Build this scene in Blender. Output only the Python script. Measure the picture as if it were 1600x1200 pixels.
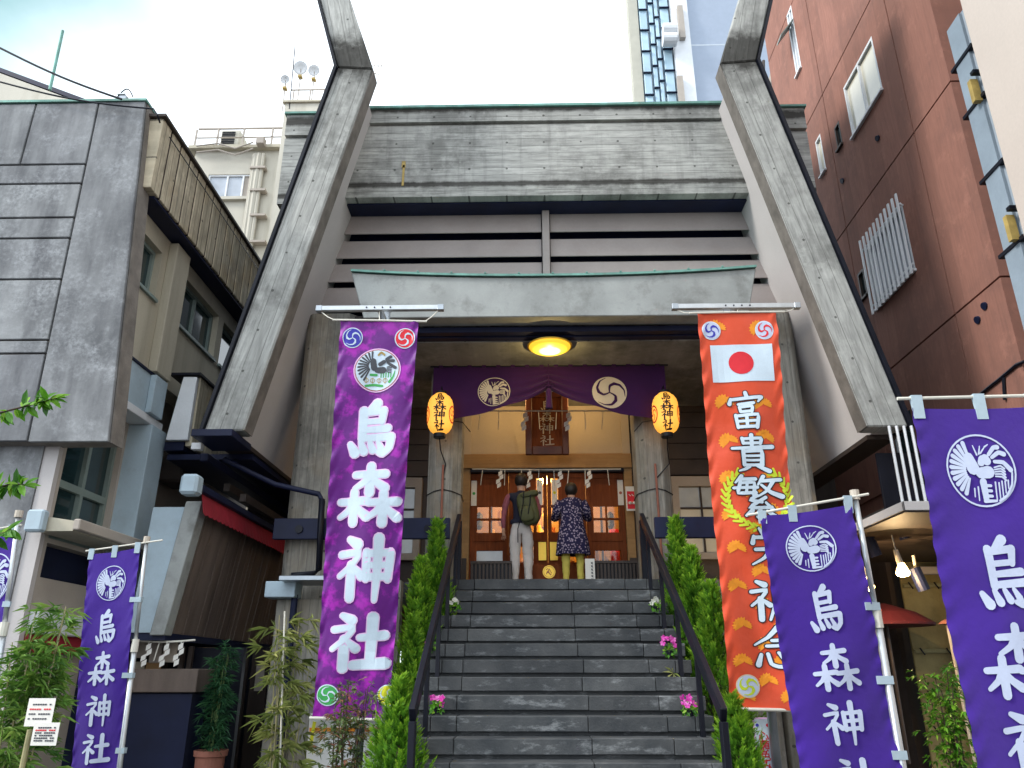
import bpy, bmesh, math, random
from mathutils import Vector, Matrix, noise
for o in list(bpy.data.objects): bpy.data.objects.remove(o)
R = math.radians
scene = bpy.context.scene
COL = scene.collection
# ---------------------------------------------------------------- camera
CAM = Vector((0, 0, 1.62)); PITCH = R(20.7); YAW = R(1.2); FPX = 1200.0
cd = bpy.data.cameras.new('camera'); cam = bpy.data.objects.new('camera', cd); COL.objects.link(cam)
cam.location = CAM; cam.rotation_euler = (R(90) + PITCH, 0, YAW)
cd.sensor_width = 36; cd.lens = FPX / 1600 * 36; cd.clip_end = 2000; cd.clip_start = 0.05
scene.camera = cam
# ---------------------------------------------------------------- sky, sun, exposure
SUN_EL = R(36); SUN_AZ = R(248)      # direction the light comes from (clockwise from +Y)
w = bpy.data.worlds.new('World'); scene.world = w; w.use_nodes = True
nt = w.node_tree; nt.nodes.clear()
def wn(t): return nt.nodes.new(t)
out = wn('ShaderNodeOutputWorld'); bg = wn('ShaderNodeBackground'); sky = wn('ShaderNodeTexSky')
sky.sky_type = 'NISHITA'; sky.sun_disc = False; sky.sun_elevation = SUN_EL; sky.sun_rotation = SUN_AZ
sky.ozone_density = 3.5; sky.dust_density = 1.5
tc = wn('ShaderNodeTexCoord'); mp = wn('ShaderNodeMapping'); mp.inputs['Scale'].default_value = (1, 1, 1.6)
mp.inputs['Location'].default_value = (0.35, 0.2, 0.0)
nz = wn('ShaderNodeTexNoise'); nz.inputs['Scale'].default_value = 1.7; nz.inputs['Detail'].default_value = 7; nz.inputs['Roughness'].default_value = .5
# open blue area of the sky lies to the upper left of the street, cloud bank elsewhere
dp = wn('ShaderNodeVectorMath'); dp.operation = 'DOT_PRODUCT'; dp.inputs[1].default_value = Vector((-.60, .42, .68)).normalized()
nrm = wn('ShaderNodeVectorMath'); nrm.operation = 'NORMALIZE'
m1 = wn('ShaderNodeMath'); m1.operation = 'MULTIPLY_ADD'; m1.inputs[1].default_value = -8; m1.inputs[2].default_value = 7.74
m2 = wn('ShaderNodeMath'); m2.operation = 'ADD'
rp = wn('ShaderNodeValToRGB'); rp.color_ramp.elements[0].position = .3; rp.color_ramp.elements[1].position = .8; rp.color_ramp.elements[0].color = (0, 0, 0, 1)
mx = wn('ShaderNodeMixRGB'); mx.inputs[2].default_value = (8.2, 9.0, 9.8, 1)
tint = wn('ShaderNodeMixRGB'); tint.blend_type = 'MULTIPLY'; tint.inputs[0].default_value = 1; tint.inputs[2].default_value = (.50, 1.02, .60, 1)
L = nt.links.new
L(tc.outputs['Generated'], mp.inputs[0]); L(mp.outputs[0], nz.inputs['Vector'])
L(tc.outputs['Generated'], nrm.inputs[0]); L(nrm.outputs[0], dp.inputs[0]); L(dp.outputs['Value'], m1.inputs[0])
L(m1.outputs[0], m2.inputs[0]); L(nz.outputs['Fac'], m2.inputs[1]); L(m2.outputs[0], rp.inputs[0])
L(rp.outputs[0], mx.inputs[0]); L(sky.outputs[0], tint.inputs[1]); L(tint.outputs[0], mx.inputs[1])
L(mx.outputs[0], bg.inputs[0]); bg.inputs[1].default_value = 0.13
L(bg.outputs[0], out.inputs[0])
sd = bpy.data.lights.new('sun', 'SUN'); sun = bpy.data.objects.new('sun', sd); COL.objects.link(sun)
sd.energy = 1.5; sd.angle = R(12); sd.color = (1, .95, .88)
sdir = Vector((math.sin(SUN_AZ) * math.cos(SUN_EL), math.cos(SUN_AZ) * math.cos(SUN_EL), math.sin(SUN_EL)))
sun.rotation_euler = sdir.to_track_quat('Z', 'Y').to_euler(); sun.location = sdir * 60
vs = scene.view_settings; vs.view_transform = 'Standard'; vs.look = 'None'; vs.exposure = 0.88; vs.gamma = 1; vs.use_curve_mapping = False
scene.render.engine = 'CYCLES'; scene.cycles.max_bounces = 6; scene.cycles.use_denoising = True
# ---------------------------------------------------------------- photo ray helpers
fw = Vector((-math.sin(YAW) * math.cos(PITCH), math.cos(YAW) * math.cos(PITCH), math.sin(PITCH)))
rt = Vector((math.cos(YAW), math.sin(YAW), 0)); upv = rt.cross(fw)
def ray(x, y): return fw + rt * ((x - 800) / FPX) - upv * ((y - 600) / FPX)
def aY(x, y, Y): d = ray(x, y); return CAM + d * ((Y - CAM.y) / d.y)
def aX(x, y, X): d = ray(x, y); return CAM + d * ((X - CAM.x) / d.x)
def proj(p): v = p - CAM; z = v.dot(fw); return 800 + FPX * v.dot(rt) / z, 600 - FPX * v.dot(upv) / z
# ---------------------------------------------------------------- scene helpers
def tag(o, label=None, cat=None, group=None, kind=None):
    for k, v in (('label', label), ('category', cat), ('group', group), ('kind', kind)):
        if v: o[k] = v
    return o
def thing(name, label, cat, loc=(0, 0, 0), group=None):
    o = bpy.data.objects.new(name, None); o.empty_display_size = .2; COL.objects.link(o); o.location = loc
    return tag(o, label, cat, group)
def wloc(o):
    v = Vector((0, 0, 0))
    if o.type == 'EMPTY': v = o.location.copy()
    return v
def link(o, parent=None):
    COL.objects.link(o)
    if parent is not None:
        o.parent = parent
        if parent.type == 'EMPTY': o.matrix_parent_inverse = Matrix.Translation(-parent.location)
    return o
class MB:
    def __init__(s): s.v = []; s.f = []; s.c = []
    def add(s, vs, fs, c=None):
        b = len(s.v); s.v += [tuple(p) for p in vs]; s.f += [tuple(b + i for i in f) for f in fs]
        if c is not None: s.c += [c] * len(fs)
        return s
    def poly(s, pts, c=None): return s.add(pts, [tuple(range(len(pts)))], c)
    def box(s, x0, x1, y0, y1, z0, z1):
        if x0 > x1: x0, x1 = x1, x0
        if y0 > y1: y0, y1 = y1, y0
        if z0 > z1: z0, z1 = z1, z0
        return s.add([(x0,y0,z0),(x1,y0,z0),(x1,y1,z0),(x0,y1,z0),(x0,y0,z1),(x1,y0,z1),(x1,y1,z1),(x0,y1,z1)],
                     [(3,2,1,0),(4,5,6,7),(0,1,5,4),(1,2,6,5),(2,3,7,6),(3,0,4,7)])
    def hexa(s, a, b):      # two quads of 4 points each
        return s.add(list(a) + list(b), [(3,2,1,0),(4,5,6,7),(0,1,5,4),(1,2,6,5),(2,3,7,6),(3,0,4,7)])
    def prism(s, pts, d):   # polygon of 3d points extruded by vector d
        d = Vector(d); n = len(pts); a = [Vector(p) for p in pts]
        fs = [tuple(range(n))[::-1], tuple(range(n, 2 * n))] + [(i, (i + 1) % n, n + (i + 1) % n, n + i) for i in range(n)]
        return s.add(a + [p + d for p in a], fs)
    def xz(s, pts, y0, y1): return s.prism([(x, y0, z) for x, z in pts], (0, y1 - y0, 0))
    def yz(s, pts, x0, x1): return s.prism([(x0, y, z) for y, z in pts], (x1 - x0, 0, 0))
    def xy(s, pts, z0, z1): return s.prism([(x, y, z0) for x, y in pts], (0, 0, z1 - z0))
    def tube(s, path, r, n=8, r1=None, cap=True):
        P = [Vector(p) for p in path]; m = len(P); vs = []
        for i, p in enumerate(P):
            t = (P[min(i + 1, m - 1)] - P[max(i - 1, 0)]).normalized()
            a = t.cross(Vector((0, 0, 1)) if abs(t.z) < .9 else Vector((1, 0, 0))).normalized(); b = t.cross(a)
            if isinstance(r, (list, tuple)): rr = r[i]
            else: rr = r if r1 is None else r + (r1 - r) * i / (m - 1)
            vs += [p + (a * math.cos(k * 2 * math.pi / n) + b * math.sin(k * 2 * math.pi / n)) * rr for k in range(n)]
        fs = [(i * n + k, i * n + (k + 1) % n, (i + 1) * n + (k + 1) % n, (i + 1) * n + k) for i in range(m - 1) for k in range(n)]
        if cap: fs += [tuple(range(n))[::-1], tuple(range((m - 1) * n, m * n))]
        return s.add(vs, fs)
    def lathe(s, prof, c, n=20, sx=1, sy=1):    # prof: (r,z) list, around z through c
        c = Vector(c); m = len(prof); vs = []
        for r, z in prof: vs += [c + Vector((r * sx * math.cos(k * 2 * math.pi / n), r * sy * math.sin(k * 2 * math.pi / n), z)) for k in range(n)]
        fs = [(i * n + k, i * n + (k + 1) % n, (i + 1) * n + (k + 1) % n, (i + 1) * n + k) for i in range(m - 1) for k in range(n)]
        fs += [tuple(range(n))[::-1], tuple(range((m - 1) * n, m * n))]
        return s.add(vs, fs)
    def build(s, name, mat, parent=None, bevel=0, smooth=False, seg=1):
        me = bpy.data.meshes.new(name); me.from_pydata(s.v, [], s.f)
        if s.c and len(s.c) == len(s.f):
            at = me.attributes.new('tint', 'FLOAT', 'FACE')
            at.data.foreach_set('value', s.c)
        if bevel:
            bm = bmesh.new(); bm.from_mesh(me); bmesh.ops.recalc_face_normals(bm, faces=bm.faces)
            bmesh.ops.bevel(bm, geom=bm.edges[:], offset=bevel, segments=seg, affect='EDGES', clamp_overlap=True)
            bm.to_mesh(me); bm.free()
        if smooth: me.polygons.foreach_set('use_smooth', [True] * len(me.polygons))
        me.materials.append(mat); me.update()
        return link(bpy.data.objects.new(name, me), parent)
def box(name, mat, parent, x0, x1, y0, y1, z0, z1, bevel=0):
    return MB().box(x0, x1, y0, y1, z0, z1).build(name, mat, parent, bevel)
def cells(u0, u1, v0, v1, holes):
    us = sorted({u0, u1, *[h[0] for h in holes], *[h[1] for h in holes]}); vs_ = sorted({v0, v1, *[h[2] for h in holes], *[h[3] for h in holes]})
    res = []
    for j in range(len(vs_) - 1):
        run = None
        for i in range(len(us) - 1):
            cu, cv = (us[i] + us[i + 1]) / 2, (vs_[j] + vs_[j + 1]) / 2
            solid = u0 <= cu <= u1 and v0 <= cv <= v1 and not any(h[0] < cu < h[1] and h[2] < cv < h[3] for h in holes)
            if solid: run = (run[0] if run else us[i], us[i + 1])
            if (not solid or i == len(us) - 2) and run: res.append((run[0], run[1], vs_[j], vs_[j + 1])); run = None
    return res
# ---------------------------------------------------------------- materials
class NT:
    def __init__(s, name):
        s.m = bpy.data.materials.new(name); s.m.use_nodes = True; s.t = s.m.node_tree
        s.b = s.t.nodes['Principled BSDF']; s.o = s.t.nodes['Material Output']
    def n(s, typ, **k):
        nd = s.t.nodes.new('ShaderNode' + typ)
        for a, v in k.items(): setattr(nd, a, v)
        return nd
    def l(s, a, b): s.t.links.new(a, b)
    def pos(s):
        return s.n('TexCoord').outputs['Object']
    def noise(s, vec, scale, detail=4, rough=.55):
        q = s.n('TexNoise'); q.inputs['Scale'].default_value = scale; q.inputs['Detail'].default_value = detail; q.inputs['Roughness'].default_value = rough
        if vec: s.l(vec, q.inputs['Vector'])
        return q.outputs['Fac']
    def math(s, op, a, b=None, c=None, clamp=False):
        q = s.n('Math', operation=op, use_clamp=clamp)
        for i, x in enumerate((a, b, c)):
            if x is None: continue
            if isinstance(x, (int, float)): q.inputs[i].default_value = x
            else: s.l(x, q.inputs[i])
        return q.outputs[0]
    def ramp(s, f, p0, p1, c0=(0,0,0), c1=(1,1,1)):
        q = s.n('ValToRGB'); e = q.color_ramp.elements; e[0].position = p0; e[1].position = p1
        e[0].color = (*c0, 1); e[1].color = (*c1, 1); s.l(f, q.inputs[0]); return q.outputs[0]
    def mix(s, f, a, b, mode='MIX'):
        q = s.n('MixRGB', blend_type=mode)
        for i, x in enumerate((f, a, b)):
            if isinstance(x, (int, float)): q.inputs[i].default_value = x
            elif isinstance(x, (tuple, list)): q.inputs[i].default_value = (*x[:3], 1)
            else: s.l(x, q.inputs[i])
        return q.outputs[0]
    def dot(s, vec, d):
        q = s.n('VectorMath', operation='DOT_PRODUCT'); s.l(vec, q.inputs[0]); q.inputs[1].default_value = d; return q.outputs['Value']
    def comb(s, x, y, z):
        q = s.n('CombineXYZ')
        for i, v in enumerate((x, y, z)):
            if isinstance(v, (int, float)): q.inputs[i].default_value = v
            else: s.l(v, q.inputs[i])
        return q.outputs[0]
    def bump(s, h, strength, dist=.01):
        q = s.n('Bump'); q.inputs['Strength'].default_value = strength; q.inputs['Distance'].default_value = dist
        s.l(h, q.inputs['Height']); s.l(q.outputs[0], s.b.inputs['Normal'])
    def set(s, col=None, rough=None, metal=None, spec=None, em=None, ems=0):
        for k, v in (('Base Color', col), ('Roughness', rough), ('Metallic', metal), ('Specular IOR Level', spec), ('Emission Color', em)):
            if v is None: continue
            if isinstance(v, (int, float)): s.b.inputs[k].default_value = v
            elif isinstance(v, (tuple, list)): s.b.inputs[k].default_value = (*v[:3], 1)
            else: s.l(v, s.b.inputs[k])
        if em is not None: s.b.inputs['Emission Strength'].default_value = ems
        return s.m
def sc3(c, k): return tuple(min(1, x * k) for x in c)
def pm(name, col, rough=.7, var=.25, scale=2.5, fine=30, bump=.15, metal=0, spec=.4, dirt=None, dirt_amt=.5, em=None, ems=0, streak=False):
    q = NT(name); p = q.pos()
    if streak:
        mpn = q.n('Mapping'); mpn.inputs['Scale'].default_value = (1, 1, .12); q.l(p, mpn.inputs[0]); ps = mpn.outputs[0]
    else: ps = p
    a = q.noise(ps, scale, 5); b = q.noise(p, fine, 3)
    c = q.mix(q.ramp(a, .3, .7), sc3(col, 1 - var), sc3(col, 1 + var))
    c = q.mix(q.math('MULTIPLY', b, .35), c, sc3(col, .6))
    if dirt:
        d = q.ramp(q.noise(ps, scale * 2.1, 6, .65), .5, .72); c = q.mix(q.math('MULTIPLY', d, dirt_amt), c, dirt)
    if bump: q.bump(b, bump)
    r = q.math('ADD', rough - .08, q.math('MULTIPLY', a, .16))
    return q.set(c, r, metal, spec, em, ems)
def boards(name, col, cdir, adir, width=.12, dark=(.05, .05, .045), stain=.6, lo=.5, hi=1.35, seam=.42, warm=None, mold=None, run=.35, tie=True):
    """board-marked concrete or planks: cdir across the boards, adir along them"""
    q = NT(name); p = q.pos(); c = q.dot(p, cdir); a = q.dot(p, adir)
    t = q.math('DIVIDE', c, width); fl = q.math('FLOOR', t); fr = q.math('FRACT', t)
    wn_ = q.n('TexWhiteNoise', noise_dimensions='1D'); q.l(fl, wn_.inputs['W']); rnd = wn_.outputs['Value']
    vec = q.comb(q.math('MULTIPLY', c, 24), q.math('ADD', q.math('MULTIPLY', a, 2.2), q.math('MULTIPLY', rnd, 31)), 0)
    grain = q.noise(vec, 1.0, 6, .65)
    big = q.noise(p, .9, 5, .6); mid = q.noise(p, 5, 6, .7)
    col1 = q.mix(q.ramp(grain, .28, .72), sc3(col, lo), sc3(col, hi))
    col1 = q.mix(q.math('MULTIPLY', rnd, .6), col1, sc3(col, .68))
    st = q.ramp(q.math('MULTIPLY', big, q.math('ADD', mid, .45)), .44, .66)
    col1 = q.mix(q.math('MULTIPLY', st, stain), col1, dark)
    if warm: col1 = q.mix(q.math('MULTIPLY', q.ramp(q.noise(p, 1.7, 4), .48, .68), .5), col1, warm)
    lt = q.ramp(q.noise(p, 3.3, 6, .7), .56, .7); col1 = q.mix(q.math('MULTIPLY', lt, .35), col1, sc3(col, 1.5))
    sm = q.math('LESS_THAN', q.math('ABSOLUTE', q.math('SUBTRACT', fr, .5)), .47)
    col1 = q.mix(q.math('MULTIPLY', q.math('SUBTRACT', 1, sm), seam), col1, sc3(dark, 1))
    # tie holes and knots
    if tie:
        hx = q.math('MULTIPLY', q.math('SUBTRACT', q.math('FRACT', q.math('DIVIDE', c, .47)), .5), .47); hy = q.math('MULTIPLY', q.math('SUBTRACT', q.math('FRACT', q.math('DIVIDE', a, .56)), .5), .56)
        rad = q.math('SQRT', q.math('ADD', q.math('MULTIPLY', hx, hx), q.math('MULTIPLY', hy, hy)))
        hole = q.math('LESS_THAN', rad, q.math('ADD', .006, q.math('MULTIPLY', mid, .022))); col1 = q.mix(q.math('MULTIPLY', hole, .75), col1, dark)
    sep = q.n('SeparateXYZ'); q.l(p, sep.inputs[0])
    if run:
        rv = q.comb(q.math('MULTIPLY', sep.outputs[0], 7), q.math('MULTIPLY', sep.outputs[1], 7), q.math('MULTIPLY', sep.outputs[2], .45))
        rn = q.ramp(q.noise(rv, 1, 5, .65), .54, .74); col1 = q.mix(q.math('MULTIPLY', rn, run), col1, dark)
    for zc, hw in (mold or ()):
        dz = q.math('SUBTRACT', 1, q.math('DIVIDE', q.math('ABSOLUTE', q.math('SUBTRACT', sep.outputs[2], zc)), hw), clamp=True)
        mk = q.ramp(q.math('MULTIPLY', dz, q.math('ADD', mid, q.math('MULTIPLY', grain, .4))), .22, .5); col1 = q.mix(q.math('MULTIPLY', mk, .85), col1, (.02, .018, .015))
    h = q.math('ADD', q.math('MULTIPLY', grain, .6), q.math('ADD', q.math('MULTIPLY', sm, .6), q.math('MULTIPLY', rnd, .5)))
    q.bump(h, .55, .012)
    return q.set(col1, .85, 0, .25)
X_, Y_, Z_ = (1, 0, 0), (0, 1, 0), (0, 0, 1)
CG = (.44, .445, .42)
SL = Vector((.2216, 0, 1)).normalized()
M = {}
M['conc_h'] = boards('concrete_boards_level', CG, Z_, X_, .13, stain=.5, mold=((8.43, .09), (9.8, .16)))
M['conc_v'] = boards('concrete_boards_upright', (.34, .325, .285), X_, Z_, .10, stain=.5, warm=(.26, .2, .13))
M['conc_vy'] = boards('concrete_boards_side', (.55, .48, .35), Y_, Z_, .28, stain=.35, warm=(.42, .29, .14))
M['conc_l'] = boards('concrete_boards_left_slope', CG, (SL.z, 0, -SL.x), tuple(SL), .16, stain=.5, mold=((9.9, .7),))
M['conc_r'] = boards('concrete_boards_right_slope', CG, (SL.z, 0, SL.x), (-SL.x, 0, SL.z), .16, stain=.5, mold=((9.9, .7),))
M['conc'] = pm('concrete_smooth', (.34, .36, .35), .75, .22, 1.6, 40, .2, dirt=(.12, .12, .11), dirt_amt=.6)
def panel_conc():
    q = NT('concrete_weathered_panels'); p = q.pos(); mpn = q.n('Mapping'); mpn.inputs['Scale'].default_value = (1, 1, .16); q.l(p, mpn.inputs[0]); ps = mpn.outputs[0]
    a = q.noise(p, 1.1, 6, .65); b = q.noise(p, 22, 5, .7); st = q.noise(ps, 3.4, 6, .65)
    c = q.mix(q.ramp(a, .32, .68), (.15, .157, .165), (.30, .31, .32)); c = q.mix(q.math('MULTIPLY', q.ramp(st, .42, .66), .6), c, (.06, .062, .072))
    w_ = q.math('MULTIPLY', q.ramp(q.noise(p, 2.3, 8, .72), .47, .64), q.ramp(b, .36, .62)); c = q.mix(q.math('MULTIPLY', w_, .6), c, (.44, .46, .48))
    oi = q.n('ObjectInfo'); c = q.mix(1, c, q.ramp(oi.outputs['Random'], 0, 1, (.78, .78, .8), (1.12, 1.12, 1.1)), 'MULTIPLY')
    q.bump(b, .5, .01); return q.set(c, .85, 0, .2)
M['conc_blue'] = panel_conc()
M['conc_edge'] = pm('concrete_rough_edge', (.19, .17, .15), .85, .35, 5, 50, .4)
M['plaster'] = pm('soffit_plaster', (.56, .53, .52), .8, .08, 1.2, 60, .06)
M['louver'] = pm('louver_brown', (.34, .30, .285), .6, .12, 1.5, 30, .05, dirt=(.28, .23, .21), dirt_amt=.4)
M['copper'] = pm('green_copper', (.16, .34, .29), .6, .35, 4, 40, .15, metal=.2, dirt=(.12, .13, .1))
M['navy'] = pm('dark_navy_steel', (.009, .013, .042), .5, .3, 3, 30, .05, spec=.25)
M['black'] = pm('black_metal', (.006, .007, .014), .42, .3, 4, 40, .05, spec=.25)
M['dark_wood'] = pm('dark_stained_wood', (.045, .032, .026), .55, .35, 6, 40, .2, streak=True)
M['timber'] = pm('weathered_timber', (.15, .115, .095), .75, .35, 5, 40, .3, streak=True)
M['dull_yellow'] = pm('dull_yellow_bracket', (.42, .30, .09), .6, .3, 9)
M['siding'] = pm('brown_siding', (.07, .055, .048), .6, .25, 3, 30, .1)
M['door'] = boards('red_brown_door_wood', (.23, .062, .02), X_, Z_, .5, dark=(.08, .02, .01), stain=.3, lo=.6, hi=1.3, seam=0, tie=False, run=0)
M['frame_wood'] = pm('dark_red_frame', (.10, .025, .012), .45, .25, 8, 40, .1)
M['beam_wood'] = boards('ochre_beam_wood', (.42, .26, .12), Z_, X_, .6, dark=(.2, .1, .04), stain=.25, lo=.8, hi=1.15, seam=0, tie=False, run=0)
M['wall_cream'] = pm('cream_plaster', (.54, .48, .40), .8, .06, 1.5, 60, .05)
M['white'] = pm('white_paint', (.78, .8, .82), .45, .06, 3, 40, .03)
M['paper'] = pm('white_paper', (.82, .8, .74), .8, .05, 3, 60, .02)
M['alu'] = pm('grey_metal', (.55, .58, .6), .35, .12, 5, 60, .03, metal=.6)
M['steel'] = pm('galvanised_steel', (.42, .46, .5), .35, .15, 4, 40, .05, metal=.7)
M['beige'] = pm('beige_render', (.50, .46, .36), .8, .2, 1.3, 35, .12, dirt=(.2, .18, .13), dirt_amt=.5, streak=True)
M['cream_wall'] = pm('cream_render', (.58, .55, .47), .8, .12, 1.0, 35, .1, dirt=(.3, .27, .2), dirt_amt=.5, streak=True)
M['pale_blue'] = pm('pale_blue_paint', (.42, .53, .6), .6, .1, 2, 40, .05, dirt=(.3, .36, .4))
M['tan'] = pm('tan_render', (.44, .39, .34), .8, .1, 2, 40, .1)
M['red_wall'] = boards('red_brown_wall', (.335, .158, .118), Y_, Z_, .62, dark=(.19, .10, .08), stain=.5, lo=.82, hi=1.15, seam=.1, tie=False, run=.3)
M['groove'] = pm('dark_joint', (.03, .018, .018), .9, .1)
M['beige_r'] = pm('smooth_beige_cladding', (.60, .52, .46), .55, .05, 1, 30, .03)
M['glass'] = pm('dark_window_glass', (.02, .045, .05), .06, .3, 1.2, 5, 0, spec=.9)
M['glass_c'] = pm('curtained_window_glass', (.40, .44, .5), .12, .25, 3, 6, 0, spec=.8)
M['glass_y'] = pm('bright_window_film', (.78, .74, .6), .15, .08, 2, 5, 0, spec=.7)
M['leaf_frame'] = pm('green_grey_frame', (.22, .28, .26), .5, .1)
M['terracotta'] = pm('terracotta', (.33, .13, .09), .8, .15, 6, 60, .15)
M['red_cloth'] = pm('red_canvas', (.30, .015, .03), .8, .2, 4, 60, .1)
M['dark_red'] = pm('dark_red_paper', (.10, .012, .02), .7, .2)
M['duct'] = pm('grey_blue_duct', (.26, .32, .38), .55, .15, 2, 30, .05)
M['gold'] = pm('gold_leaf', (.85, .55, .08), .35, .1, 6, 40, .05, metal=.6)
M['cord'] = pm('cord_white', (.7, .68, .6), .8, .1)
M['asphalt'] = pm('street_paving', (.07, .07, .075), .85, .3, 2, 60, .3)
M['print_white'] = pm('white_print', (.62, .75, .86), .75, .05, 6, 80, .03)
M['print_pale'] = pm('pale_flag_print', (.55, .62, .80), .8, .06, 6, 80, .05)
M['print_pink'] = pm('pink_outline_print', (.85, .55, .85), .7, .05)
M['print_black'] = pm('black_print', (.012, .012, .02), .6, .05)
M['print_red'] = pm('red_print', (.72, .02, .035), .6, .08)
M['print_blue'] = pm('blue_print', (.04, .04, .42), .6, .08)
M['print_green'] = pm('green_print', (.05, .38, .09), .6, .1)
M['print_yellow'] = pm('yellow_print', (.72, .72, .03), .6, .06)
M['print_lime'] = pm('lime_print', (.55, .68, .03), .6, .1)
M['print_dark'] = pm('charcoal_print', (.06, .065, .08), .6, .1)
M['print_brown'] = pm('brown_ring_print', (.40, .13, .09), .6, .1)
M['print_cream'] = pm('cream_print', (.68, .58, .42), .75, .06)
M['print_orange'] = pm('amber_leaf_print', (.85, .30, .015), .6, .12, 12)
M['skin'] = pm('skin', (.50, .29, .2), .6, .05)
M['hair'] = pm('dark_hair', (.02, .014, .011), .5, .3, 8)
M['cream_f'] = pm('yellowed_fence', (.30, .25, .11), .8, .3, 2, 40, .2, dirt=(.14, .12, .05))
M['tile'] = pm('tower_tile', (.50, .48, .40), .6, .1, 2, 8, .1)
M['blue_wall'] = pm('blue_grey_tower_wall', (.34, .40, .50), .5, .05, .3, 5, .02)
M['glass_b'] = pm('blue_tower_glass', (.42, .6, .72), .3, .25, .8, 4, 0, spec=.6)
def stone_mat():
    q = NT('dark_stair_stone'); p = q.pos()
    a = q.noise(p, 2.2, 6, .65); b = q.noise(p, 45, 3)
    c = q.mix(q.ramp(a, .3, .72), (.026, .032, .038), (.105, .11, .112))
    mpn = q.n('Mapping'); mpn.inputs['Scale'].default_value = (1.2, 1, 3.4); q.l(p, mpn.inputs[0])
    e = q.ramp(q.noise(mpn.outputs[0], 3.1, 8, .72), .55, .70); c = q.mix(q.math('MULTIPLY', e, .6), c, (.36, .38, .39))
    oi = q.n('ObjectInfo'); c = q.mix(1, c, q.ramp(oi.outputs['Random'], 0, 1, (.55, .56, .58), (1.0, 1.0, 1.0)), 'MULTIPLY')
    d = q.ramp(q.noise(p, 1.3, 4, .6), .55, .7); c = q.mix(q.math('MULTIPLY', d, .5), c, (.012, .015, .02))
    q.bump(q.math('ADD', b, q.math('MULTIPLY', a, .8)), .35, .01)
    return q.set(c, q.math('ADD', .42, q.math('MULTIPLY', a, .3)), 0, .4)
M['stone'] = stone_mat()
def cloth_mat(name, col, col2=None, scale=5, lo=.5, hi=.6, rough=.7, sheen=.3):
    q = NT(name); p = q.pos(); c = col
    if col2:
        f = q.ramp(q.noise(p, scale, 6, .6), lo, hi); c = q.mix(f, col, col2)
        f2 = q.ramp(q.noise(p, scale * .45, 3, .5), .45, .7); c = q.mix(q.math('MULTIPLY', f2, .3), c, sc3(col, .55))
    else:
        c = q.mix(q.noise(p, 3, 4), sc3(col, .8), sc3(col, 1.2))
    mpn = q.n('Mapping'); mpn.inputs['Scale'].default_value = (260, 260, 260); q.l(p, mpn.inputs[0])
    ws = q.n('TexWave'); ws.inputs['Scale'].default_value = 1; q.l(mpn.outputs[0], ws.inputs['Vector'])
    q.bump(q.noise(p, 14, 3, .5), .35, .012)
    q.b.inputs['Sheen Weight'].default_value = sheen
    return q.set(c, rough, 0, .3)
M['cloth_purple'] = cloth_mat('purple_banner_satin', (.12, .003, .20), (.36, .008, .40), 5.5, .50, .62, .5)
M['cloth_orange'] = cloth_mat('vermilion_banner_satin', (.66, .065, .015), (.70, .085, .035), 3, .4, .7, .5)
M['cloth_violet'] = cloth_mat('violet_flag_cotton', (.042, .009, .235), None, rough=.85)
M['cloth_curtain'] = cloth_mat('deep_purple_curtain', (.035, .005, .06), None, rough=.9, sheen=.1)
def emis(name, col, strength, base=None, var=.3, scale=4):
    q = NT(name); p = q.pos(); c = q.mix(q.noise(p, scale, 4), sc3(col, 1 - var), col)
    return q.set(base or col, .5, 0, .3, c, strength)
M['lantern'] = emis('glowing_lantern_paper', (1, .42, .045), .62, (.85, .5, .12), .25, 6)
M['lamp_glow'] = emis('glowing_lamp_dish', (1, .62, .03), .55, (.7, .55, .1), .1)
M['lamp_core'] = emis('pale_lamp_core', (1, .80, .30), .95, (.9, .8, .5), .05)
M['bulb'] = emis('lit_bulb_glass', (1, .62, .2), 9, (1, .9, .7), 0)
M['pane_gold'] = emis('lit_amber_pane', (1, .40, .05), .6, (.3, .15, .04), .97, 13)
M['pane_gold2'] = emis('lit_yellow_pane', (1, .55, .08), .6, (.5, .3, .08), .7, 9)
M['pane_pale'] = pm('painted_reflection_pane', (.55, .60, .62), .12, .2, 2.5, 8, 0, spec=.8)  # pale base colour stands in for daylight reflected in the glass
M['pane_red'] = emis('lit_red_pane', (1, .16, .04), .4, (.2, .04, .02), .8, 7)
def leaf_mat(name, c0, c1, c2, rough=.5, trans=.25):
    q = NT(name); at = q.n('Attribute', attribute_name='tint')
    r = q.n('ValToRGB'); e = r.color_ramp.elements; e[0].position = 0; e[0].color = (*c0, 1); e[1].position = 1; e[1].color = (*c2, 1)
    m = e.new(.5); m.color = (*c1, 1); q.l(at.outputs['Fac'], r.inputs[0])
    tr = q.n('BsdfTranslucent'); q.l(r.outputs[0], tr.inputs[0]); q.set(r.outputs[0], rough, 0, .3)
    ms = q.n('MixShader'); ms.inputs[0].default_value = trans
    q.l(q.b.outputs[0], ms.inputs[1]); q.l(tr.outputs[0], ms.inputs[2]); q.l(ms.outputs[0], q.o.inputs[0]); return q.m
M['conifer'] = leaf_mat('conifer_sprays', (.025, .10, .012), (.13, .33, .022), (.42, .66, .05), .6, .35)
M['bamboo'] = leaf_mat('bamboo_leaves', (.045, .13, .025), (.15, .31, .05), (.34, .48, .11), .5, .35)
M['bamboo_dry'] = leaf_mat('yellowish_bamboo_leaves', (.09, .13, .03), (.22, .27, .07), (.46, .46, .17), .5, .3)
M['bamboo_dark'] = leaf_mat('dark_bamboo_leaves', (.012, .05, .025), (.03, .11, .045), (.07, .19, .07), .5, .25)
M['glossy'] = leaf_mat('glossy_leaves', (.03, .12, .012), (.10, .30, .02), (.30, .52, .05), .35, .3)
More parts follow.
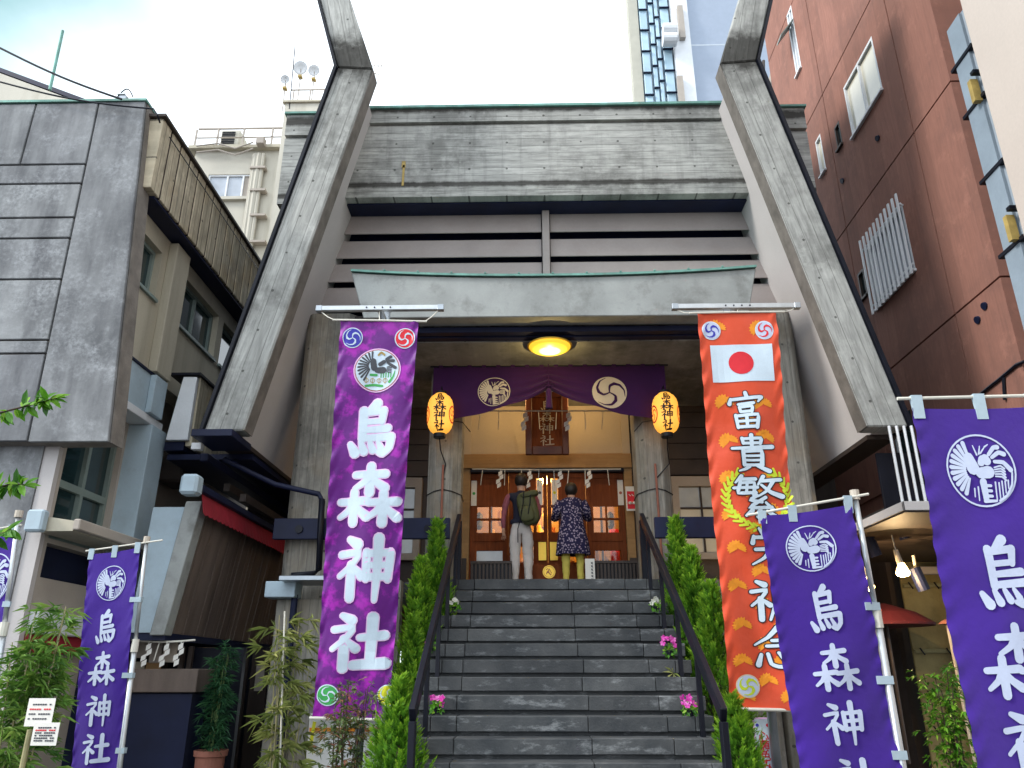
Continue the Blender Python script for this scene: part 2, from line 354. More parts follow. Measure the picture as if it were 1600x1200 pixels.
M['nandina'] = leaf_mat('nandina_leaves', (.05, .10, .04), (.16, .22, .07), (.45, .14, .12), .5, .3)
M['pink'] = leaf_mat('pink_petals', (.55, .02, .30), (.75, .05, .48), (.85, .3, .7), .5, .3)
M['white_petal'] = leaf_mat('white_petals', (.6, .6, .5), (.75, .75, .68), (.85, .85, .8), .5, .3)
M['stem'] = pm('green_stem', (.10, .16, .05), .6, .2)
M['culm'] = pm('bamboo_culm', (.33, .30, .15), .5, .2, 8)
M['bark'] = pm('bark', (.07, .05, .035), .9, .3, 12, 60, .4)
# ================================================================ ground
gnd = MB(); gnd.poly([(-300, -300, 0), (300, -300, 0), (300, 300, 0), (-300, 300, 0)])
tag(gnd.build('ground', M['asphalt']), kind='structure')
# ================================================================ shrine
AX = .3
def mir(x): return 2 * AX - x
S = thing('shrine_hall', 'concrete shrine hall with slanting forked gable beams, louvres and lit porch', 'shrine', (AX, 10, 0))
for sgn in (0, 1):
    fx = (lambda x: x) if sgn == 0 else mir
    mc = M['conc_l'] if sgn == 0 else M['conc_r']
    outl = [(-3.82, 4.31), (-2.67, 9.72), (-3.49, 12.6)]; inn = [(-3.35, 4.31), (-2.16, 9.68), (-3.1, 12.6)]
    MB().xz([(fx(x), z) for x, z in (outl[0], outl[1], inn[1], inn[0])], 8.6, 8.88).build('gable_beam', mc, S, .018)
    MB().xz([(fx(x), z) for x, z in ((outl[1][0], outl[1][1] + .012), outl[2], inn[2], (inn[1][0], inn[1][1] + .012))], 8.6, 8.88).build('gable_beam', M['conc_r'] if sgn == 0 else M['conc_l'], S, .018)
    # dark stained inner boarding of the gable beam
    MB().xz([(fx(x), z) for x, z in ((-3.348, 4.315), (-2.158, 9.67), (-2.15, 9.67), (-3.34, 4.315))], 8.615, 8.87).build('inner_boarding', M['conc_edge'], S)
    # plastered roof slab behind the gable beam
    MB().xz([(fx(x), z) for x, z in ((-3.80, 4.33), (-2.66, 9.70), (-2.36, 9.68), (-3.54, 4.33))], 8.882, 14.6).build('roof_slab', M['plaster'], S)
    fl = MB()
    for a, b in ((outl[0], outl[1]), (outl[1], outl[2])):
        fl.xz([(fx(a[0] - .004), a[1]), (fx(b[0] - .004), b[1]), (fx(b[0] - .045), b[1] + .01), (fx(a[0] - .045), a[1])], 8.56, 14.7)
    fl.build('roof_edge_flashing', M['black'], S)
    # bottom cap of slab
    MB().xz([(fx(-3.86), 4.325), (fx(-3.84), 4.27), (fx(-3.50), 4.27), (fx(-3.50), 4.325)], 8.99, 14.5).build('slab_edge', M['dark_wood'], S)
    # side column of the porch
    c = .09; x0, x1, y0, y1 = -3.13, -2.42, 9.8, 10.5
    MB().xy([(fx(x), y) for x, y in ((x0 + c, y0), (x1 - c, y0), (x1, y0 + c), (x1, y1), (x0, y1), (x0, y0 + c))], 0, 6.42).build('porch_column', M['conc_v'], S, .012)
    c = .12; x0, x1, y0, y1 = -1.43, -.95, 10.6, 11.08
    MB().xy([(fx(x), y) for x, y in ((x0 + c, y0), (x1 - c, y0), (x1, y0 + c), (x1, y1), (x0, y1), (x0, y0 + c))], 2.75, 5.848).build('inner_column', M['conc_v'], S, .01)
    # dark railing band across the porch side
    b = box('railing_band', M['navy'], S, fx(-3.2), fx(-.98), 9.6, 9.68, 3.2, 3.46, .006)
    MB().tube([(fx(-2.87), 9.60, 3.32), (fx(-2.87), 9.57, 3.32)], .05, 14).build('bolt', M['black'], b)
    MB().tube([(fx(-1.25), 9.60, 3.32), (fx(-1.25), 9.57, 3.32)], .05, 14).build('bolt', M['black'], b)
    # wall under the landing
    box('base_wall', M['conc_v'], S, fx(-2.4), fx(-1.62), 10.0, 10.2, 0, 2.74)
    # lapped siding of the rear wall
    z = 4.66; k = 0
    while z < 6.0:
        MB().hexa([(fx(-3.2), 12.28, z), (fx(-1.06), 12.28, z), (fx(-1.06), 12.33, z), (fx(-3.2), 12.33, z)],
                  [(fx(-3.2), 12.305, z + .265), (fx(-1.06), 12.305, z + .265), (fx(-1.06), 12.33, z + .265), (fx(-3.2), 12.33, z + .265)]).build('siding_board', M['siding'], S)
        z += .27
    box('rear_wall', M['siding'], S, fx(-3.2), fx(-1.06), 12.34, 12.5, 2.75, 6.1)
    wx0, wx1, wz0, wz1 = -3.0, -1.72, 3.3, 4.62
    wf = MB()
    for u0, u1, v0, v1 in cells(wx0, wx1, wz0, wz1, [(wx0 + .11, wx1 - .11, wz0 + .1, wz1 - .16)]): wf.box(fx(u0), fx(u1), 12.22, 12.335, v0, v1)
    win = wf.build('side_window', M['tan'], S)
    for i in range(3):
        for j in range(3):
            pw = (wx1 - wx0 - .22) / 3; ph = (wz1 - wz0 - .26) / 3; a = wx0 + .11 + i * pw; d = wz0 + .1 + j * ph
            box('pane', M['pane_pale'] if sgn == 0 or j == 2 else M['glass_y'], win, fx(a + .012), fx(a + pw - .012), 12.285, 12.295, d + .012, d + ph - .012)
    gr = MB()
    for i in range(1, 3): gr.box(fx(wx0 + .11 + i * pw - .014), fx(wx0 + .11 + i * pw + .014), 12.262, 12.3, wz0 + .1, wz1 - .16)
    for j in range(1, 3): gr.box(fx(wx0 + .11), fx(wx1 - .11), 12.259, 12.298, wz0 + .1 + j * ph - .014, wz0 + .1 + j * ph + .014)
    gr.build('glazing_bar', M['dark_wood'], win)
# closed end wall and rear body
def clear_glass():
    q = NT('clear_door_glass'); tr = q.n('BsdfTransparent'); gl = q.n('BsdfGlossy'); gl.inputs['Roughness'].default_value = .06; tr.inputs[0].default_value = (.92, .88, .8, 1)
    ms = q.n('MixShader'); ms.inputs[0].default_value = .045; q.bump(q.noise(q.pos(), 30, 2), .2, .004)
    q.l(tr.outputs[0], ms.inputs[1]); q.l(gl.outputs[0], ms.inputs[2]); q.l(ms.outputs[0], q.o.inputs[0]); return q.m
M['clear_glass'] = clear_glass()
box('hall_rear_wall', M['beam_wood'], S, -1.05, 1.67, 14.2, 14.4, 2.0, 5.84)
for xa, xb in ((-2.95, -1.06), (1.68, 3.55)): box('hall_side_wall', M['beam_wood'], S, xa, xb, 12.52, 14.4, 2.0, 8.2)
box('hall_loft', M['siding'], S, -1.05, 1.67, 12.52, 14.4, 5.86, 8.2)
# ridge beam: broad horizontal concrete fascia
box('fascia_shade_strip', M['navy'], S, -2.7, 3.3, 9.78, 10.32, 8.205, 8.232)  # solid dark box put in as the shade below the fascia
fb = MB().yz([(9.60, 8.40), (9.60, 9.50), (9.66, 9.50), (9.66, 9.545), (9.57, 9.545), (9.57, 9.79), (10.7, 9.79), (10.7, 8.235), (9.63, 8.235)], -2.75, 3.4).build('ridge_fascia', M['conc_h'], S)
MB().box(-2.75, 3.4, 9.53, 10.75, 9.794, 9.835).build('copper_cap', M['copper'], fb)
for x0, x1 in ((-3.78, -2.6), (3.25, 4.37)):
    e = MB().yz([(9.86, 8.3), (9.86, 9.50), (9.9, 9.50), (9.9, 9.545), (9.83, 9.545), (9.83, 9.93), (10.6, 9.93), (10.6, 8.3)], x0, x1).build('ridge_fascia_end', M['conc_h'], S)
    MB().box(x0 - .03, x1 + .03, 9.79, 10.65, 9.934, 9.97).build('copper_cap', M['copper'], e)
for y0_, y1_, w_ in ((258, 290, .016), (252, 262, .028)):
    a, b = aY(631, y0_, 9.59), aY(631, y1_, 9.59); box('rusted_bracket', M['dull_yellow'], fb, a.x - w_, a.x + w_, 9.585, 9.598, b.z, a.z)
# louvres
def slabx(z): return -3.35 + .2216 * (z - 4.31) - .25
bk = MB().xz([(slabx(6.0), 6.0), (slabx(8.3), 8.3), (mir(slabx(8.3)), 8.3), (mir(slabx(6.0)), 6.0)], 10.33, 10.4)
bk.build('louvre_backing', M['navy'], S)
sy = [(320, 364), (372, 402), (408, 439), (445, 486)]
for ya, yb in sy:
    zt = aY(850, ya, 10.08).z; zb = aY(850, yb, 10.08).z
    for x0, x1 in ((-9, .235), (.365, 9)):
        pts = []
        for x, z, y in ((x0, zb, 10.05), (x1, zb, 10.05), (x1, zt, 10.11), (x0, zt, 10.11)):
            xx = slabx(z) if x == -9 else mir(slabx(z)) if x == 9 else x
            pts.append((xx, y, z))
        MB().prism(pts, (0, .022, 0)).build('louvre_slat', M['louver'], S, .006)
box('louvre_post', M['louver'], S, .245, .355, 9.98, 10.2, 6.2, 8.28, .008)
bb = MB().xz([(slabx(6.28), 6.28), (slabx(6.40), 6.40), (mir(slabx(6.40)), 6.40), (mir(slabx(6.28)), 6.28)], 9.86, 10.35).build('louvre_sill', M['dark_wood'], S)
# porch beam with sagging copper-topped edge
top = []
for i in range(17):
    t = i / 16; x = -2.33 + (3.03 + 2.33) * t; top.append((x, 6.525 + .10 * abs(2 * t - 1) ** 2.2))
pb = MB().xz([(-2.12, 5.955), (2.86, 5.955)] + top[::-1], 9.0, 9.28).build('porch_beam', M['conc'], S, .01)
cp = MB()
for (xa, za), (xb, zb) in zip(top, top[1:]): cp.hexa([(xa, 8.96, za + .004), (xb, 8.96, zb + .004), (xb, 10.06, zb + .19), (xa, 10.06, za + .19)], [(xa, 8.96, za + .035), (xb, 8.96, zb + .035), (xb, 10.06, zb + .22), (xa, 10.06, za + .22)])
cp.build('copper_roof', M['copper'], pb)
for i in range(1, 12):
    t = i / 12; x = -2.33 + 5.36 * t; z = 6.525 + .10 * abs(2 * t - 1) ** 2.2
    MB().hexa([(x - .012, 8.95, z + .036), (x + .012, 8.95, z + .036), (x + .012, 10.05, z + .222), (x - .012, 10.05, z + .222)], [(x - .012, 8.95, z + .052), (x + .012, 8.95, z + .052), (x + .012, 10.05, z + .238), (x - .012, 10.05, z + .238)]).build('roof_seam', M['copper'], pb)
box('track_beam', M['navy'], S, -2.3, 2.95, 9.30, 9.42, 5.875, 5.95, .004)
box('track_beam', M['navy'], S, -2.3, 2.95, 9.44, 9.56, 5.857, 5.95, .004)
box('porch_ceiling', M['conc_h'], S, -2.4, 3.0, 9.58, 12.5, 5.85, 6.16)
box('landing', M['stone'], S, -3.1, 3.7, 10.28, 12.5, 2.55, 2.744)
# door wall
box('plaster_panel', M['wall_cream'], S, -.93, 1.55, 12.26, 12.4, 4.98, 6.06)
for x0, x1 in ((-1.06, -.93), (1.55, 1.68)):
    box('door_post', M['beam_wood'], S, x0, x1, 12.14, 12.45, 2.75, 4.735, .006)
    box('plaster_panel', M['wall_cream'], S, x0, x1, 12.2, 12.4, 4.98, 6.06)
box('lintel', M['beam_wood'], S, -1.06, 1.68, 12.10, 12.45, 4.74, 4.975, .006)
box('lintel_track', M['black'], S, -.93, 1.55, 12.12, 12.4, 4.68, 4.736)
box('picture_rail', M['beam_wood'], S, -.93, 1.55, 12.22, 12.258, 4.985, 5.01)
lw = (1.55 + .93) / 4
for k in range(4):
    x0 = -.93 + k * lw + .004; x1 = x0 + lw - .008; outer = k in (0, 3); yy = 12.2 if k in (1, 2) else 12.235
    holes = []
    cxa, cxb = (x0 + .11, x1 - .09) if outer else (x0 + .07, x1 - .07)
    if outer:
        midx = cxb - .0
        for a, b in ((cxa, (cxa + cxb) / 2 - .015), ((cxa + cxb) / 2 + .015, cxb)): holes += [(a, b, 3.72, 3.92), (a, b, 3.95, 4.14)]
        holes += [(cxa, cxb, 3.27, 3.44), (cxa, cxb, 3.05, 3.24)]
    else:
        a, b = (x1 - .17, x1 - .06) if k == 1 else (x0 + .06, x0 + .17)
        holes += [(a, b, 3.72, 4.12), (a, b, 4.16, 4.60)]
        c, d = (x0 + .08, x1 - .22) if k == 1 else (x0 + .22, x1 - .08)
        holes += [(c, d, 3.72, 4.12), (c, d, 3.25, 3.5)]
    dm = MB()
    for u0, u1, v0, v1 in cells(x0, x1, 2.75, 4.68, holes): dm.box(u0, u1, yy, yy + .05, v0, v1)
    d = dm.build('door', M['door'], S)
    # raised rails give the leaf its panels
    ra = MB(); ra.box(x0 + .002, x0 + .055, yy - .018, yy, 2.76, 4.67); ra.box(x1 - .055, x1 - .002, yy - .018, yy, 2.76, 4.67)
    for z in (3.00, 3.62, 4.63): ra.box(x0 + .056, x1 - .056, yy - .016, yy, z - .035, z + .035)
    ra.build('door_rail', M['door'], d)
    for h in holes:
        lowp = h[3] < 3.6
        mt = M['pane_pale'] if (lowp and k == 0) else M['clear_glass']
        box('pane', mt, d, h[0] + .001, h[1] - .001, yy + .02, yy + .026, h[2] + .001, h[3] - .001)
    lx = x0 + .055 if k == 0 else x1 - .055 if k == 3 else (x1 - .115 if k == 1 else x0 + .115)
    lb = box('paper_strip', M['paper'], d, lx - .045, lx + .045, yy - .024, yy - .0185, 4.15, 4.56)
    MB().tube([(lx, yy - .0245, 4.35), (lx, yy - .027, 4.35)], .024, 14).build('crest_mark', M[('print_green', 'print_dark', 'print_yellow', 'print_brown')[k]], lb)
# door pulls
for x, d in ((.22, -1), (.40, 1)):
    box('door_pull_plate', M['gold'], S, x - .06, x + .06, 12.165, 12.182, 3.28, 3.56)
for sx in (-1.02, 1.63):
    box('rubbing_board', M['dark_wood'], S, sx - .06, sx + .06, 12.06, 12.1, 2.75, 3.3)
# ================================================================ staircase
T0, TR, RI, ST = 10.0, .27, .165, 2.75
SC = thing('stone_staircase', 'steep flight of dark weathered stone steps up to the porch', 'stairs', (AX, 7.8, 0))
rnd = random.Random(4)
for k in range(17):
    y0 = T0 - TR * k; z1 = ST - RI * k; z0 = max(z1 - RI, 0)
    if z1 - z0 < .02: break
    j = rnd.uniform(-.02, .02)
    xs = [-1.06, -.895, -.675 + j, .53 + rnd.uniform(-.03, .03), 1.23 + j, 1.495, 1.66]
    for a, b in zip(xs, xs[1:]):
        dz = rnd.uniform(-.003, .002); dy = rnd.uniform(-.004, .004)
        mb = MB().box(a + .0022, b - .0022, y0 + dy, y0 + TR + .03, z1 - RI + .036 + dz, z1 + dz)       # slab with recessed joint below
        mb.build('stone_block', M['stone'], SC, .006)
    box('stair_core', M['stone'], SC, -1.05, 1.65, y0 + .06, y0 + TR + .09, 0.0, z1 - RI + .038) if z1 - RI > .03 else None
# handrails
def handrail(fx, label):
    h = thing('handrail', label, 'handrail', (fx(-.92), 6.65, 0), 'handrails of the stairs')
    a = Vector((fx(-.93), 6.62, 1.30)); b = Vector((fx(-.93), 10.35, 3.58)); d = (b - a).normalized(); n = Vector((0, -d.z, d.y))
    pr = []
    for s_, q in ((-.028, -.04), (.028, -.04), (.028, .08), (-.028, .08)): pr.append(a + Vector((s_, 0, 0)) + n * q)
    MB().prism(pr, b - a).build('top_rail', M['black'], h, .008)
    box('newel_post', M['black'], h, fx(-.93) - .027, fx(-.93) + .027, 6.60, 6.70, .0, 1.27, .006)
    for i in range(1, 5):
        y = 6.65 + i * .82; zz = 1.30 + (y - 6.62) * (2.28 / 3.73); base = ST - RI * math.ceil((T0 - y) / TR) if y < T0 else ST
        box('baluster', M['black'], h, fx(-.93) - .02, fx(-.93) + .02, y - .025, y + .025, base, zz - .03)
    y2 = 10.35
    box('newel_post', M['black'], h, fx(-.93) - .04, fx(-.93) + .04, 10.29, 10.37, 2.75, 3.55, .006)
    return h
handrail(lambda x: x, 'dark plank handrail on the left edge of the stone stairs')
handrail(mir, 'dark plank handrail on the right edge of the stone stairs')
# ================================================================ building on the left (offices of weathered concrete)
LB = thing('concrete_office_building', 'grey weathered concrete building with panelled front left of the shrine', 'building', (-6, 8, 0))
PY = 7.6
def pz(x, y): return aY(x, y, PY)
zrow = [pz(60, y).z for y in (161, 257, 287, 340, 372, 436, 531, 552, 690)]
def jx(z):      # slanting vertical joint between the small panels and the tall one
    a, b = pz(154, 161), pz(42, 690); return a.x + (b.x - a.x) * (a.z - z) / (a.z - b.z)
def ex(z):
    a, b = pz(226, 165), pz(168, 690); return a.x + (b.x - a.x) * (a.z - z) / (a.z - b.z)
XL = -9.5; g = .012
zt, zb = zrow[0], zrow[-1]
MB().xz([(XL, zb + .01), (ex(zb) - .01, zb + .01), (ex(zt) - .01, zt - .01), (XL, zt - .01)], PY + .05, PY + .27).build('panel_backing', M['conc_edge'], LB)
MB().prism([(jx(zb) + g, PY, zb), (ex(zb), PY, zb), (ex(zt), PY, zt), (jx(zt) + g, PY, zt)], (0, .046, 0)).build('concrete_panel', M['conc_blue'], LB, .006)
for i in range(len(zrow) - 1):
    a, b = zrow[i], zrow[i + 1]
    segs = [(XL, None)]
    if i == 0: segs = [(XL, pz(46, 200).x - g), (pz(46, 200).x + g, None)]
    for s0, s1 in segs:
        MB().prism([(s0, PY, b + g), (s1 if s1 else jx(b) - g, PY, b + g), (s1 if s1 else jx(a) - g, PY, a - g), (s0, PY, a - g)], (0, .046, 0)).build('concrete_panel', M['conc_blue'], LB, .006)
MB().box(XL, ex(zt) + .02, PY - .02, PY + .3, zt + .003, zt + .035).build('coping', M['copper'], LB)
# side of the panel slab
MB().prism([(ex(zb), PY + .05, zb), (ex(zt), PY + .05, zt), (ex(zt), PY + .30, zt), (ex(zb), PY + .30, zb)], (.012, 0, 0)).build('panel_edge', M['conc_edge'], LB)
XS = -4.7
box('building_core', M['tan'], LB, -9.4, XS - .52, 8.25, 14, 0, 7.9)
# upper wall with window openings
w1 = (7.98, 8.78, 6.15, 6.82); w2 = (9.46, 10.75, 6.13, 6.85); w2b = (10.95, 12.6, 6.13, 6.85)
mb = MB()
for u0, u1, v0, v1 in cells(7.9, 14, 5.18, 7.08, [w1, w2, w2b]): mb.box(XS - .35, XS - .1, u0, u1, v0, v1)
mb.build('upper_wall', M['beige'], LB)
for wv in (w1, w2, w2b):
    fr = MB()
    for u0, u1, v0, v1 in cells(*wv, [(wv[0] + .05, (wv[0] + wv[1]) / 2 - .02, wv[2] + .05, wv[3] - .05), ((wv[0] + wv[1]) / 2 + .02, wv[1] - .05, wv[2] + .05, wv[3] - .05)]): fr.box(XS - .26, XS - .19, u0, u1, v0, v1)
    wf = fr.build('window', M['leaf_frame'], LB)
    for a, b in ((wv[0] + .05, (wv[0] + wv[1]) / 2 - .02), ((wv[0] + wv[1]) / 2 + .02, wv[1] - .05)): box('pane', M['glass'], wf, XS - .24, XS - .23, a, b, wv[2] + .05, wv[3] - .05)
    box('sill', M['leaf_frame'], wf, XS - .2, XS - .06, wv[0] - .03, wv[1] + .03, wv[2] - .045, wv[2] - .004)
box('pilaster', M['beige'], LB, XS - .1, XS + .02, 8.92, 9.32, 5.2, 7.06, .01)
box('eave_soffit', M['navy'], LB, XS - .34, XS + .14, 7.92, 14, 7.085, 7.12)
k = 0; y = 7.72
while y < 13.6:
    box('parapet_board', M['conc_vy'], LB, XS - .02 + .006 * (k % 2), XS + .17, y + .022, y + .258, 7.123, 8.14, .008); y += .28; k += 1
box('parapet_core', M['groove'], LB, XS - .3, XS + .155, 7.91, 13.6, 7.13, 8.12)
box('parapet_coping', M['dark_wood'], LB, XS - .32, XS + .21, 7.70, 13.7, 8.143, 8.19, .005)
box('parapet_rod', M['black'], LB, XS + .19, XS + .2, 7.9, 13.6, 7.98, 7.99)
# blue-grey band, soffit and lower window
box('blue_band', M['pale_blue'], LB, XS - .34, XS - .06, 7.9, 9.28, 4.66, 5.17, .006)
box('band_drip', M['navy'], LB, XS - .34, XS - .04, 7.9, 9.3, 5.172, 5.2)
box('blue_pilaster', M['pale_blue'], LB, XS - .055, XS + .02, 8.95, 9.27, 4.665, 5.165, .006)
box('band_soffit', M['white'], LB, -5.3, XS - .03, 7.9, 9.42, 4.56, 4.655, .006)
LX = -5.0
lw_ = (7.95, 9.05, 2.95, 4.5)
mb = MB()
for u0, u1, v0, v1 in cells(7.9, 9.9, 0, 4.555, [lw_, (7.95, 9.1, 2.55, 2.9)]): mb.box(LX - .25, LX, u0, u1, v0, v1)
mb.build('lower_wall', M['tan'], LB)
fr = MB()
hh = [(8.0, 8.48, 3.6, 4.45), (8.54, 9.0, 3.6, 4.45), (8.0, 8.48, 3.0, 3.52), (8.54, 9.0, 3.0, 3.52)]
for u0, u1, v0, v1 in cells(*lw_, hh): fr.box(LX - .16, LX - .07, u0, u1, v0, v1)
wf = fr.build('window', M['leaf_frame'], LB)
for i, h in enumerate(hh): box('pane', M['glass'], wf, LX - .13, LX - .12, *h)
box('vent_recess', M['navy'], LB, LX - .2, LX - .15, 7.95, 9.1, 2.55, 2.9)
box('pale_pier', M['pale_blue'], LB, LX - .1, LX + .3, 9.1, 9.5, 2.2, 4.555, .008)
# small roof over the shop window
cn = thing('shop_canopy', 'narrow beige canopy with pale end box over the shop window at left', 'canopy', (-4.9, 8.5, 3))
MB().hexa([(-5.0, 7.72, 2.98), (-4.62, 7.72, 2.98), (-4.62, 9.45, 2.98), (-5.0, 9.45, 2.98)], [(-5.0, 7.72, 3.14), (-4.6, 7.72, 3.08), (-4.6, 9.45, 3.08), (-5.0, 9.45, 3.14)]).build('roof_sheet', M['beige'], cn)
box('front_gutter', M['tan'], cn, -4.62, -4.55, 7.70, 9.47, 2.99, 3.10, .01)
box('end_box', M['pale_blue'], cn, -5.06, -4.88, 7.6, 7.71, 2.96, 3.18, .02)
MB().tube([(-4.7, 9.2, 2.98), (-4.7, 9.25, 2.85), (-4.85, 9.3, 2.75)], .045, 8).build('drain_elbow', M['black'], cn)
box('front_pillar', M['conc_blue'], LB, -9.5, -5.16, 7.80, 8.2, 0, 3.9)
box('white_reveal', M['plaster'], LB, -5.157, -5.0, 7.82, 7.895, 0, 3.9)
MB().tube([aY(93, 690, 7.88), aY(78, 760, 7.88), aY(55, 830, 7.88), aY(52, 870, 7.88)], .025, 8).build('cable', M['black'], LB)
box('shop_sill_band', M['white'], LB, LX + .002, LX + .09, 7.9, 9.9, 2.0, 2.22, .01)
box('shop_dark_band', M['red_cloth'], LB, LX + .002, LX + .05, 7.9, 9.9, 1.82, 1.995)
# balcony box with boarded side
bl = MB().xz([(-4.62, 4.42), (-4.34, 4.42), (-4.34, 5.28), (-4.52, 5.28)], 9.33, 9.40).build('balcony_end', M['white'], LB, .004)
y = 9.41
while y < 12.6:
    box('balcony_board', M['conc_vy'], LB, -4.40, -4.32 + rnd.uniform(-.004, .004), y + .004, y + .216, 4.36, 5.30, .006); y += .22
box('balcony_coping', M['black'], LB, -4.7, -4.29, 9.31, 12.7, 5.303, 5.335)
box('balcony_floor', M['navy'], LB, -4.66, -4.405, 9.4, 12.6, 4.3, 4.41)
# gabled roof at the far left behind the panelled front
rf = thing('far_roof', 'cream gabled roof edge rising behind the panelled concrete front', 'roof', (-12, 12, 9))
a, b, c, d = aY(-60, 92, 12), aY(140, 166, 12), aY(140, 186, 12), aY(-60, 190, 12)
MB().prism([a, b, c, d], (0, 3, 0)).build('gable_wall', M['cream_wall'], rf)
MB().prism([a + Vector((0, 0, .03)), b + Vector((0, 0, .03)), b + Vector((0, 0, .13)), a + Vector((0, 0, .13))], (0, 3.1, 0)).build('roof_edge', M['navy'], rf)
an = MB().tube([aY(78, 140, 9), aY(98, 48, 9)], .022, 8).build('roof_rod', M['copper']); tag(an, 'thin teal rod standing above the grey panelled front at left', 'antenna')
cb = MB().tube([aY(-40, 55, 7.4)] + [aY(x, 75 + (155 - 75) * (x / 190) + 5 * math.sin(x / 190 * 3.14), 7.5) for x in range(0, 191, 19)], .014, 6).build('overhead_cable', M['black']); tag(cb, 'black overhead cable running down to a clamp on the left parapet', 'cable', 'overhead cables at left')
cb = MB().tube([aY(x, 128 + (170 - 128) * (x / 240) + 7 * math.sin(x / 240 * 3.14), 7.52) for x in range(-48, 241, 24)] + [aY(246, 180, 7.52), aY(250, 192, 7.6)], .011, 6).build('overhead_cable', M['black']); tag(cb, 'thin lower cable crossing the top of the left concrete panels', 'cable', 'overhead cables at left')
cl = thing('cable_clamp', 'small grey junction box with cable loop on the left parapet', 'junction box', tuple(aY(190, 160, 7.6)))
p = aY(191, 156, 7.62); box('clamp_box', M['steel'], cl, p.x - .055, p.x + .055, 7.6, 7.7, p.z - .05, p.z + .06, .01)
box('clamp_lid', M['alu'], cl, p.x - .065, p.x + .03, 7.59, 7.71, p.z + .062, p.z + .085, .004)
MB().tube([p + Vector((-.06 + .2 * t, -.02, .02 + .13 * math.sin(t * 3.1))) for t in [i / 8 for i in range(9)]], .008, 6).build('loop', M['black'], cl)
# ---- shrine shop with slanted timber wall
SH = thing('timber_shop', 'small shop with outward leaning dark timber wall in the left alley', 'shop', (-4.2, 9, 0))
tp, bt = aY(313, 791, 8.8), aY(255, 988, 8.8); W0 = 8.8; W1 = 13.2
nk = 36; rr = random.Random(7)
for k in range(nk):
    ya = W0 + .03 + (W1 - W0) * k / nk; yb = ya + (W1 - W0) / nk - .007; o = rr.uniform(-.008, .008)
    MB().hexa([(bt.x - .05, ya, bt.z), (bt.x + o, ya, bt.z), (bt.x + o, yb, bt.z), (bt.x - .05, yb, bt.z)],
              [(tp.x - .05, ya, tp.z + .05), (tp.x + o, ya, tp.z + .05), (tp.x + o, yb, tp.z + .05), (tp.x - .05, yb, tp.z + .05)]).build('timber_board', M['timber'], SH)
tl, bl_ = aY(289, 793, 8.8), aY(234, 986, 8.8)
MB().prism([(bl_.x, W0, bt.z - .03), (bt.x + .01, W0, bt.z - .03), (tp.x + .01, W0, tp.z + .06), (tl.x, W0, tp.z + .06)], (0, .2, 0)).build('concrete_edge', M['conc'], SH, .008)
MB().prism([(aY(200, 990, 8.84).x, 8.84, bt.z), (bl_.x, 8.84, bt.z), (tl.x, 8.84, tp.z), (aY(240, 790, 8.84).x, 8.84, tp.z)], (0, .2, 0)).build('white_side', M['pale_blue'], SH)
box('shop_soffit', M['navy'], SH, -5.0, bt.x + .0, 8.86, 13.2, bt.z - .08, bt.z - .003)
box('alley_end', M['dark_wood'], SH, -5.0, -2.5, 13.5, 13.6, 0, 7)
box('shop_interior_wall', M['navy'], SH, -5.0, -4.9, 9.0, 13.2, 0, bt.z - .1)
sx0 = aY(196, 1060, 9.2).x; sx1 = aY(322, 1060, 9.2).x
box('shop_back', M['black'], SH, -5, sx1 + .2, 9.75, 9.85, 0, bt.z - .13)
box('counter', M['timber'], SH, sx0 - .1, sx1, 8.95, 9.5, aY(250, 1082, 8.95).z, aY(250, 1045, 8.95).z, .008)
box('counter_front', M['navy'], SH, sx0 - .1, sx1 - .05, 9.0, 9.4, 0, aY(250, 1084, 8.95).z)
for px, py, pw, ph, m in ((222, 1008, 15, 40, 'wall_cream'), (246, 1020, 16, 34, 'tan'), (268, 1000, 13, 70, 'wall_cream'), (240, 1045, 20, 20, 'beam_wood'), (217, 1045, 14, 22, 'beige')):
    a, b = aY(px - pw / 2, py - ph / 2, 9.42), aY(px + pw / 2, py + ph / 2, 9.42)
    box('hanging_board', M[m], SH, a.x, b.x, 9.40, 9.42, b.z, a.z, .003)
for px in (206, 232, 258, 284, 297):
    x = aY(px, 1020, 9.6).x; box('shop_post', M['dark_wood'], SH, x - .025, x + .025, 9.6, 9.66, aY(250, 1045, 8.95).z, bt.z - .12)
x = aY(318, 1040, 10.0).x; box('shop_corner_post', M['beam_wood'], SH, x - .12, x + .12, 10, 10.2, 0, bt.z - .12, .01)
dx0, dx1 = aY(338, 1100, 11.5).x, aY(415, 1100, 11.5).x
box('shop_door_wall', M['black'], SH, dx0, dx1 + .2, 11.6, 11.7, 0, 2.0)
for q in range(2):
    a = dx0 + .12 + q * (dx1 - dx0 - .1) / 2; box('shop_door', M['dark_wood'], SH, a, a + (dx1 - dx0 - .2) / 2, 11.54, 11.59, .05, 1.95, .008)
    box('shop_door_pane', M['tan'], SH, a + .08, a + .2, 11.53, 11.538, 1.4, 1.75)
